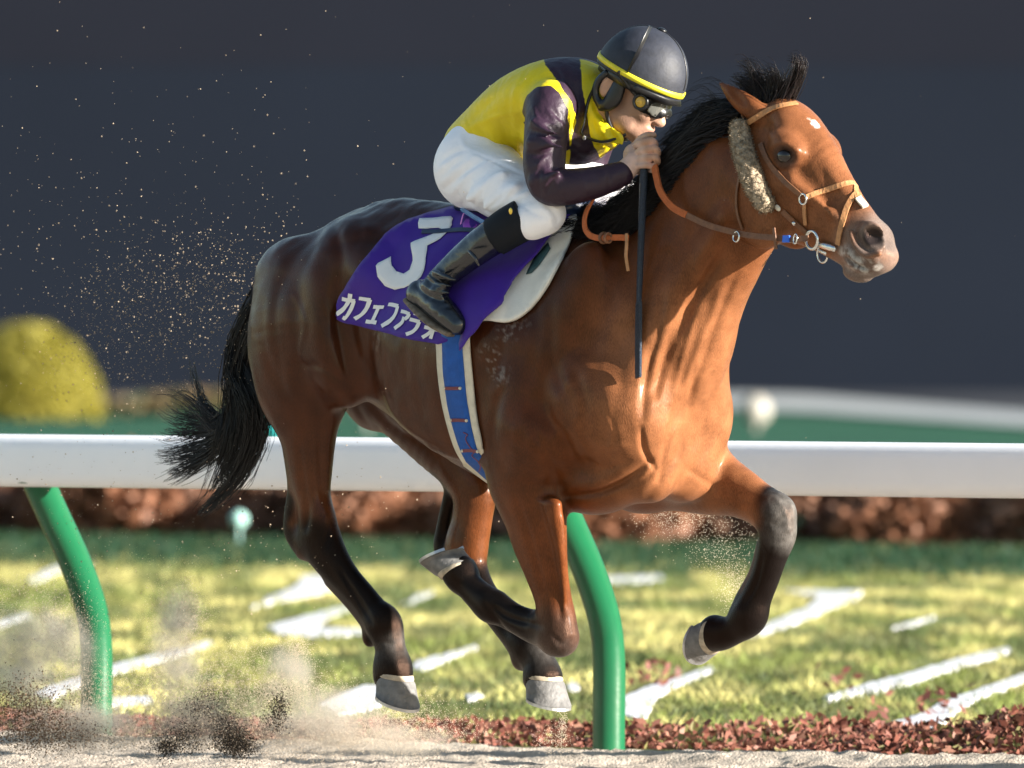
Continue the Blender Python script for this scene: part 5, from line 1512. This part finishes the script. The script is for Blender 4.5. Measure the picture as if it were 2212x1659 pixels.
tag(mesh_obj("red_sprigs", V, F, M_LEAF, col=cc, smooth=False), "scattered dark red sprigs poking out of the lawn", "ground cover", kind="stuff")

# ---- row of brown shrubs
def shrub_mesh(seed, rx, ry, rz, n, cols, size):
    r = np.random.default_rng(seed)
    d = r.normal(size=(n, 3)); d /= np.linalg.norm(d, axis=1)[:, None]; d[:, 2] = np.abs(d[:, 2])
    rad = .55 + .45 * r.random(n) ** .5
    lump = .78 + .44 * vnoise(d * 1.0 + seed, 2.6, seed)
    P = d * (rad * lump)[:, None] * [rx, ry, rz]
    ci = r.random(n)[:, None]; c = np.array(cols[0]) * (1 - ci) + np.array(cols[1]) * ci
    m2 = vnoise(P + seed * 3.0, 6, seed + 2)
    c = c * (.65 + .7 * m2)[:, None]
    V, F, cc = leaf_cloud(P, size * (.6 + .8 * r.random(n)), c)
    return V, F, cc
N_SH = N_DARK1 + .75
protos = []
BR = [((.17, .085, .055), (.30, .155, .095)), ((.14, .075, .05), (.24, .125, .08)), ((.20, .09, .05), (.29, .13, .07))]
for kk in range(3):
    V, F, cc = shrub_mesh(60 + kk, .50, .42, .40, 2200, BR[kk], .040)
    protos.append((V, F, cc))
shmesh = []
TC = tn(0, N_SH)[1] * 0 - N_SH * math.tan(YAW)      # where the line of sight crosses the row
tvals = TC + np.arange(-7.6, 7.6, .5)
for i, t in enumerate(tvals):
    kk = i % 3
    if i < 3:
        root = empty("brown_shrub"); cr = mesh_obj("foliage", *protos[kk][:2], M_LEAF, root, col=protos[kk][2], smooth=False)
        st = []
        for j in range(7):
            a = j * .9; st.append([(.02 * math.cos(a), .02 * math.sin(a), -.05), (.10 * math.cos(a), .10 * math.sin(a), .15), (.25 * math.cos(a), .22 * math.sin(a), .38)])
        st = [loc(np.array(q)) for q in st]
        sm = strands("stems", st, .012, .004, simple("bark", (.06, .04, .03), .9), root); shmesh.append((cr.data, sm.data))
    else:
        root = empty("brown_shrub")
        for nm, d in zip(("foliage", "stems"), shmesh[kk]):
            o = bpy.data.objects.new(nm, d); COL.objects.link(o); o.parent = root
    p = tn(t, N_SH + .25 * math.sin(i * 2.1), 0)
    root.location = p; root.rotation_euler = (0, 0, i * 1.9); sc_ = .85 + .3 * ((i * 37) % 10) / 10
    root.scale = (sc_, sc_, sc_ * (.9 + .2 * ((i * 13) % 7) / 7))
    tag(root, "low rusty brown winter shrub in the row beyond the lawn", "shrub", "row of brown shrubs beyond the lawn")

# ---- running rail: white beam on green gooseneck posts
RAIL = empty("running_rail"); tag(RAIL, "white running rail on curved green posts beside the sand track", "rail")
M_RAIL = simple("white_plastic_rail", (0.8736, 0.8736, 0.896), .35, .5, var=.03, scale=3, bump=.03, bscale=20)
M_POST = simple("green_plastic_post", (0.005184, 0.09075, 0.03672), .28, .5, var=.1, scale=8, bump=.04, bscale=60)
OVER = .36
# heights come from the photo: the beam above the right-hand post's overhang
def on_line(px, py, off):
    """point on the vertical plane parallel to the rail, 'off' metres nearer the camera than the post feet"""
    d = ray(px, py); tpar = ((N0 - off) - CAMP @ NN) / (d @ NN)
    return CAMP + d * tpar
bz_top = on_line(1106, 948, OVER)[2]; bz_bot = on_line(1106, 1064, OVER)[2]
BZ, BH = (bz_top + bz_bot) / 2, (bz_top - bz_bot) / 2
V = []; F = []; ns_ = 24
for j, t in enumerate(np.linspace(-40, 40, 41)):
    for i in range(ns_):
        a = 2 * math.pi * i / ns_; c_, s_ = math.cos(a), math.sin(a)
        e = .62
        V.append(tn(t, N0 - OVER + .058 * math.copysign(abs(c_) ** e, c_), BZ + BH * math.copysign(abs(s_) ** e, s_)))
for j in range(40):
    for i in range(ns_):
        F.append((j * ns_ + i, j * ns_ + (i + 1) % ns_, (j + 1) * ns_ + (i + 1) % ns_, (j + 1) * ns_ + i))
bm_o = mesh_obj("rail_beam", V, [f[::-1] for f in F], M_RAIL, RAIL)
lp_ = on_line(208, 1500, 0); T1 = to_tn(lp_)[0]
SPAN = T0 - T1
prof = [(0, -.06), (0, .10), (.0, .28), (.03, .40), (.12, .54), (.24, .68), (.32, .78), (.355, .86), (OVER, BZ - BH + .01)]
def post_mesh():
    C = catmull(np.array([(-q[0], q[1]) for q in prof]), 5)
    V = []; F = []; n = 20
    for i, (a, z) in enumerate(C):
        d = C[min(i + 1, len(C) - 1)] - C[max(i - 1, 0)]; d /= np.linalg.norm(d)
        e1 = NN * d[1] - np.array([0, 0, 1]) * d[0]
        c0 = NN * a + np.array([0, 0, z])
        for k in range(n):
            an = 2 * math.pi * k / n
            V.append(c0 + (e1 * math.cos(an) + TT * math.sin(an)) * .047)
    for i in range(len(C) - 1):
        for k in range(n):
            F.append((i * n + k, i * n + (k + 1) % n, (i + 1) * n + (k + 1) % n, (i + 1) * n + k))
    return V, F
pv, pf = post_mesh()
first = None
for i in range(-6, 7):
    if first is None:
        first = mesh_obj("post", pv, pf, M_POST, RAIL); o = first
    else:
        o = bpy.data.objects.new("post", first.data); COL.objects.link(o); o.parent = RAIL
    o.location = tn(T0 + i * SPAN, N0)

# ---- far things
D_W = 86.0
wallm = simple("dark_slate_cladding", (.0082, .0112, .0185), .8, .05, var=.12, scale=.25)
fasm = simple("dark_maroon_fascia", (.0090, .0105, .0165), .8, .05, var=.12, scale=.25)
WALL = empty("grandstand_wall", (0, D_W, 0)); tag(WALL, "tall dark slate wall of the stand far behind the track", "building")
def boxm(x0, x1, y0, y1, z0, z1):
    v = [(x, y, z) for x in (x0, x1) for y in (y0, y1) for z in (z0, z1)]
    return v, [(0, 1, 3, 2), (4, 6, 7, 5), (0, 4, 5, 1), (2, 3, 7, 6), (0, 2, 6, 4), (1, 5, 7, 3)]
def joined(name, boxes, mat, parent):
    V = []; F = []
    for b in boxes:
        v, f = boxm(*b); F += [tuple(i + len(V) for i in t) for t in f]; V += v
    return mesh_obj(name, V, F, mat, parent, smooth=False)
joined("cladding", [(-90, 90, 0, 1, -.1, 3.05)], wallm, WALL)
joined("fascia", [(-90, 90, -.004, 1, 3.053, 9)], fasm, WALL)
# round clipped bush
BU = empty("clipped_bush"); bc = gp(60, 902)
BU.location = bc; sc100 = F_PX / (bc[1] + CAM_D)
V, F, cc = shrub_mesh(91, 165 / sc100, 165 / sc100, 205 / sc100, 9000, ((.30, .27, .020), (.52, .44, .035)), .030)
rr_ = np.random.default_rng(3); dd = rr_.normal(size=(9000, 3)); dd /= np.linalg.norm(dd, axis=1)[:, None]; dd[:, 2] = np.abs(dd[:, 2])
Pb = dd * (.90 + .10 * rr_.random(9000))[:, None] * [163 / sc100, 163 / sc100, 203 / sc100]
cb = col_mix(np.tile(np.array([.22, .20, .025]), (9000, 1)), (.34, .29, .05), rr_.random(9000))
V, F, cc = leaf_cloud(Pb, .025 + .02 * rr_.random(9000), cb)
mesh_obj("crown", V, F, M_LEAF, BU, col=cc, smooth=False)
strands("trunk", [[(0, 0, -.1), (0, 0, .4)]], .05, .03, simple("bush_bark", (.08, .05, .03), .9), BU, 8)
tag(BU, "round clipped yellow green bush standing before the dark wall", "bush")
# low hedge to the left
Nh = gp(300, 893)
HE = empty("low_hedge", tuple(Nh)); tag(HE, "low dull olive hedge at the foot of the dark wall", "hedge")
q = RNG.random((9000, 3)) * [5.2, 1.0, .13] - [3.6, .5, 0]
q[:, 2] += .04 * np.sin(q[:, 0] * 3)
cb = col_mix(np.tile(np.array([.07, .10, .045]), (9000, 1)), (.26, .16, .08), RNG.random(9000))
V, F, cc = leaf_cloud(q, .03 + .03 * RNG.random(9000), cb)
mesh_obj("foliage", V, F, M_LEAF, HE, col=cc, smooth=False)
# pale service road slanting across the turf
M_ROAD = ground_mat("pale_concrete", (.26, .28, .28), (.36, .38, .38), .5, bump=.1)
M_APRON = ground_mat("dark_asphalt", (.020, .024, .032), (.030, .034, .044), .5, bump=.1)
ap = [gp(x, y) for x, y in ((-1500, 846), (4500, 846), (4500, 1050), (2260, 892), (1750, 852), (1500, 852), (1400, 866), (-1500, 866))]
tag(mesh_obj("asphalt_apron", [(p[0], p[1], -.006) for p in ap], [tuple(range(8))], M_APRON, smooth=False), kind="structure")
rd = [gp(1380, 850), gp(1600, 850), gp(1750, 854), gp(2260, 894), gp(2600, 925), gp(2600, 965), gp(2260, 922), gp(1750, 888), gp(1380, 872)]
ro = mesh_obj("service_road", [(p[0], p[1], .0) for p in rd], [tuple(range(9))], M_ROAD, smooth=False); tag(ro, kind="structure")
# small markers seen out of focus
def marker(name, label, cat, px, py, r_px, col, emis=None, base_py=None, group=None, squash=1.0):
    b = gp(px, base_py); s_ = F_PX / (b[1] + CAM_D); z = wp(px, py, b[1] + CAM_D)[2]; r = r_px / s_
    root = empty(name, tuple(b)); tag(root, label, cat, group)
    root.rotation_euler = (0, 0, 0)
    m = simple(name + "_paint", col, .5, .4)
    ball("cap", (0, 0, z), (r, r, r * squash), m, root)
    strands("stalk", [[(0, 0, -.05), (0, 0, max(z - r * .6, .02))]], r * .25, r * .25, simple(name + "_stalk", tuple(.6 * x for x in col), .6), root, 8)
marker("white_marker_ball", "round white marker ball on the turf in front of the breast", "marker", 1632, 886, 33, (.32, .30, .26), base_py=925)
marker("white_marker_ball", "round white marker ball glimpsed behind the hind leg", "marker", 793, 888, 30, (.45, .47, .43), base_py=925)
marker("green_lamp", "dim green round marker in front of the dark wall", "marker", 1826, 818, 27, (.012, .10, .075), base_py=846)
marker("teal_marker", "teal cone shaped marker between tail and hind leg", "marker", 596, 925, 34, (.02, .30, .30), base_py=955, squash=.8)
marker("pale_teal_marker", "small pale teal ball marker by the brown shrubs", "marker", 516, 1122, 19, (.30, .52, .47), base_py=1185)
# ------------------------------------------------------------------ flying sand
TET = np.array([(1, 1, 1), (1, -1, -1), (-1, 1, -1), (-1, -1, 1)], float) / math.sqrt(3)
TF = np.array([(0, 1, 2), (0, 3, 1), (0, 2, 3), (1, 3, 2)])
def grains(name, P, r, mat, cols=None):
    n = len(P)
    q = RNG.normal(size=(n, 4)); q /= np.linalg.norm(q, axis=1)[:, None]
    w, x, y, z = q.T
    Rm = np.stack([1 - 2 * (y * y + z * z), 2 * (x * y - z * w), 2 * (x * z + y * w), 2 * (x * y + z * w), 1 - 2 * (x * x + z * z), 2 * (y * z - x * w), 2 * (x * z - y * w), 2 * (y * z + x * w), 1 - 2 * (x * x + y * y)], 1).reshape(-1, 3, 3)
    V = np.einsum('nij,kj->nki', Rm, TET) * r[:, None, None] + P[:, None, :]
    F = (np.arange(n)[:, None, None] * 4 + TF[None]).reshape(-1, 3)
    return mesh_obj(name, V.reshape(-1, 3), F, mat, smooth=False, col=None if cols is None else np.repeat(cols, 4, 0))
M_GRAIN = leafmat("flying_sand", .9, .1)
M_GRAIN.node_tree.nodes["Mix Shader"].inputs[0].default_value = .5
def cloud(px, py, sx, sy, n, dist=0.0, sd=.25, rot=0):
    """grains around a photo point; dist = metres beyond the horse's plane"""
    a = RNG.normal(size=(n, 2)) * [sx, sy]; c, s = math.cos(rot), math.sin(rot)
    a = np.column_stack([a[:, 0] * c - a[:, 1] * s, a[:, 0] * s + a[:, 1] * c])
    D = CAM_D + dist + RNG.normal(size=n) * sd
    x = px + a[:, 0]; y = py + a[:, 1]
    d = FWD[None] + RGT * ((x - PW / 2) / F_PX)[:, None] + UPV * ((PH / 2 - y) / F_PX)[:, None]
    P = CAMP + d * D[:, None]
    return P[P[:, 2] > .0]
# 1 grains thrown high behind the horse
A = []
for k in range(120):
    t = RNG.random() ** .8
    A.append(cloud(590 - 420 * t + 60 * RNG.normal(), 560 + 160 * t + 70 * RNG.normal(), 42, 34, 16, .6, .2))
A.append(cloud(430, 640, 120, 90, 700, .6, .3)); A.append(cloud(240, 620, 150, 160, 420, .7, .4)); A.append(cloud(350, 420, 260, 210, 260, .6, .5)); A.append(cloud(300, 780, 160, 60, 500, .6, .3))
A.append(cloud(800, 300, 500, 300, 50, .3, .5)); A.append(cloud(1700, 700, 300, 300, 20, .0, .4)); A.append(cloud(250, 1150, 220, 120, 500, .5, .3)); A.append(cloud(640, 1150, 160, 90, 300, .5, .3))
A = np.concatenate(A)
r = .0011 + .0024 * RNG.random(len(A)) ** 3
c = np.array([.56, .46, .35]) * (.6 + .6 * RNG.random(len(A)))[:, None]
tag(grains("flying_sand_grains", A, r, M_GRAIN, c), "sand grains flung up behind the galloping horse", "sand", kind="stuff")
# 2 fine dust low down
B = []
def puff(px, py, sx, sy, n, dist, sd):
    """a ragged puff made of smaller ones"""
    m = 14; n = int(n * .5)
    for _ in range(m):
        B.append(cloud(px + RNG.normal() * sx * .75, py + RNG.normal() * sy * .75, sx * (.25 + .45 * RNG.random()), sy * (.25 + .45 * RNG.random()), int(n / m), dist, sd))
for a in ((395, 1330, 30, 60, 7000, .5, .12), (370, 1440, 42, 60, 11000, .5, .12), (385, 1545, 75, 45, 16000, .5, .15), (480, 1490, 60, 60, 8000, .5, .15), (690, 1560, 115, 45, 26000, .6, .2), (610, 1470, 45, 45, 6000, .6, .15),
          (770, 1590, 130, 26, 16000, .6, .2), (640, 1425, 22, 34, 3000, .6, .1), (60, 1400, 75, 70, 16000, .8, .2), (20, 1330, 60, 50, 6000, .8, .2), (150, 1520, 90, 60, 20000, .8, .2), (220, 1585, 120, 26, 16000, .8, .2), (560, 1600, 150, 18, 14000, .6, .2)):
    puff(*a)
B += [cloud(1480, 1110, 60, 24, 1400, .4, .1), cloud(1560, 1180, 50, 30, 700, .4, .1), cloud(1590, 1265, 22, 28, 900, .4, .06), cloud(1215, 1568, 5, 26, 400, .1, .02), cloud(1195, 1600, 22, 20, 400, .1, .05), cloud(880, 1565, 70, 26, 3000, .6, .2)]
B = np.concatenate(B)
c = np.array([.80, .70, .57]) * (.85 + .25 * RNG.random(len(B)))[:, None]
tag(grains("drifting_sand_dust", B, .0008 + .0007 * RNG.random(len(B)), M_GRAIN, c), "pale sand dust hanging behind the hooves", "dust", kind="stuff")
# 3 damp clods
C = []
for _ in range(85):
    u = RNG.random(); h_ = math.exp(-((u - .55) / .30) ** 2)
    x = 345 + 185 * u; y = 1618 - 125 * h_ * RNG.random() ** .8
    n_ = int(60 + 160 * RNG.random())
    C.append(np.column_stack([x + RNG.normal(size=n_) * (8 + 16 * RNG.random()), y + RNG.normal(size=n_) * (6 + 12 * RNG.random())]))
C = np.concatenate(C)
d = FWD[None] + RGT * ((C[:, 0] - PW / 2) / F_PX)[:, None] + UPV * ((PH / 2 - C[:, 1]) / F_PX)[:, None]
P1 = CAMP + d * (CAM_D + .55 + .10 * RNG.normal(size=len(C)))[:, None]
P2 = np.concatenate([P1, cloud(602, 1528, 12, 18, 900, .5, .04), cloud(590, 1560, 18, 14, 500, .5, .05)])
P2 = P2[P2[:, 2] > 0]
c = np.array([.115, .095, .078]) * (.5 + .9 * RNG.random(len(P2)))[:, None]
P3 = np.concatenate([cloud(70, 1555, 55, 36, 3200, .6, .1), cloud(110, 1590, 70, 18, 2000, .6, .1), cloud(30, 1510, 40, 26, 1300, .6, .1)])
c3 = np.array([.34, .23, .15]) * (.4 + .9 * RNG.random(len(P3)))[:, None]
tag(grains("kicked_up_clods", np.concatenate([P2, P3]), .0012 + .0022 * RNG.random(len(P2) + len(P3)) ** 2, M_GRAIN, np.concatenate([c, c3])), "dark damp sand kicked up in clods by the hooves", "sand", kind="stuff")

# 4 soft dust hanging in the air
def dust_volume():
    m = bpy.data.materials.new("dust_volume"); m.use_nodes = True
    nt = m.node_tree; nt.nodes.remove(nt.nodes["Principled BSDF"])
    out = nt.nodes["Material Output"]
    tc = nt.nodes.new("ShaderNodeTexCoord")
    ln = nt.nodes.new("ShaderNodeVectorMath"); ln.operation = 'LENGTH'
    nt.links.new(tc.outputs["Object"], ln.inputs[0])
    fo = nt.nodes.new("ShaderNodeMapRange"); fo.interpolation_type = 'SMOOTHSTEP'
    fo.inputs["From Min"].default_value = 1.0; fo.inputs["From Max"].default_value = .15; fo.inputs["To Min"].default_value = 0; fo.inputs["To Max"].default_value = 1
    nt.links.new(ln.outputs["Value"], fo.inputs["Value"])
    ge = nt.nodes.new("ShaderNodeNewGeometry")
    nz = nt.nodes.new("ShaderNodeTexNoise"); nz.inputs["Scale"].default_value = 9; nz.inputs["Detail"].default_value = 4; nz.inputs["Roughness"].default_value = .6
    nt.links.new(ge.outputs["Position"], nz.inputs["Vector"])
    th = nt.nodes.new("ShaderNodeMapRange"); th.inputs["From Min"].default_value = .40; th.inputs["From Max"].default_value = .68
    nt.links.new(nz.outputs["Fac"], th.inputs["Value"])
    mu = nt.nodes.new("ShaderNodeMath"); mu.operation = 'MULTIPLY'
    nt.links.new(fo.outputs[0], mu.inputs[0]); nt.links.new(th.outputs[0], mu.inputs[1])
    m2 = nt.nodes.new("ShaderNodeMath"); m2.operation = 'MULTIPLY'; m2.inputs[1].default_value = 17.0
    nt.links.new(mu.outputs[0], m2.inputs[0])
    pv = nt.nodes.new("ShaderNodeVolumePrincipled")
    pv.inputs["Color"].default_value = (.95, .87, .74, 1); pv.inputs["Anisotropy"].default_value = .2
    nt.links.new(m2.outputs[0], pv.inputs["Density"]); nt.links.new(pv.outputs[0], out.inputs["Volume"])
    return m
M_DUST = dust_volume()
bmv = bmesh.new(); bmesh.ops.create_icosphere(bmv, subdivisions=3, radius=1.0); dme = bpy.data.meshes.new("sand_dust_puff"); bmv.to_mesh(dme); bmv.free(); dme.materials.append(M_DUST)
for k, (px, py, rx, rz, ry, dist) in enumerate(((385, 1400, 80, 170, .16, .55), (430, 1560, 150, 75, .2, .6), (690, 1560, 210, 95, .25, .75), (620, 1460, 75, 90, .14, .7), (70, 1420, 170, 150, .25, .9), (160, 1570, 200, 70, .25, .9), (840, 1600, 180, 45, .2, .8))):
    c_ = wp(px, py, CAM_D + dist)
    o = bpy.data.objects.new("sand_dust_puff", dme); COL.objects.link(o)
    rz_m = min(rz / 800., c_[2] - .0) if c_[2] - rz / 800. < 0 else rz / 800.
    o.location = c_; o.scale = (rx / 800., ry, max(rz_m, .03))
    tag(o, "soft pale sand dust drifting behind the hooves", "dust", "puffs of sand dust behind the horse", kind="stuff")
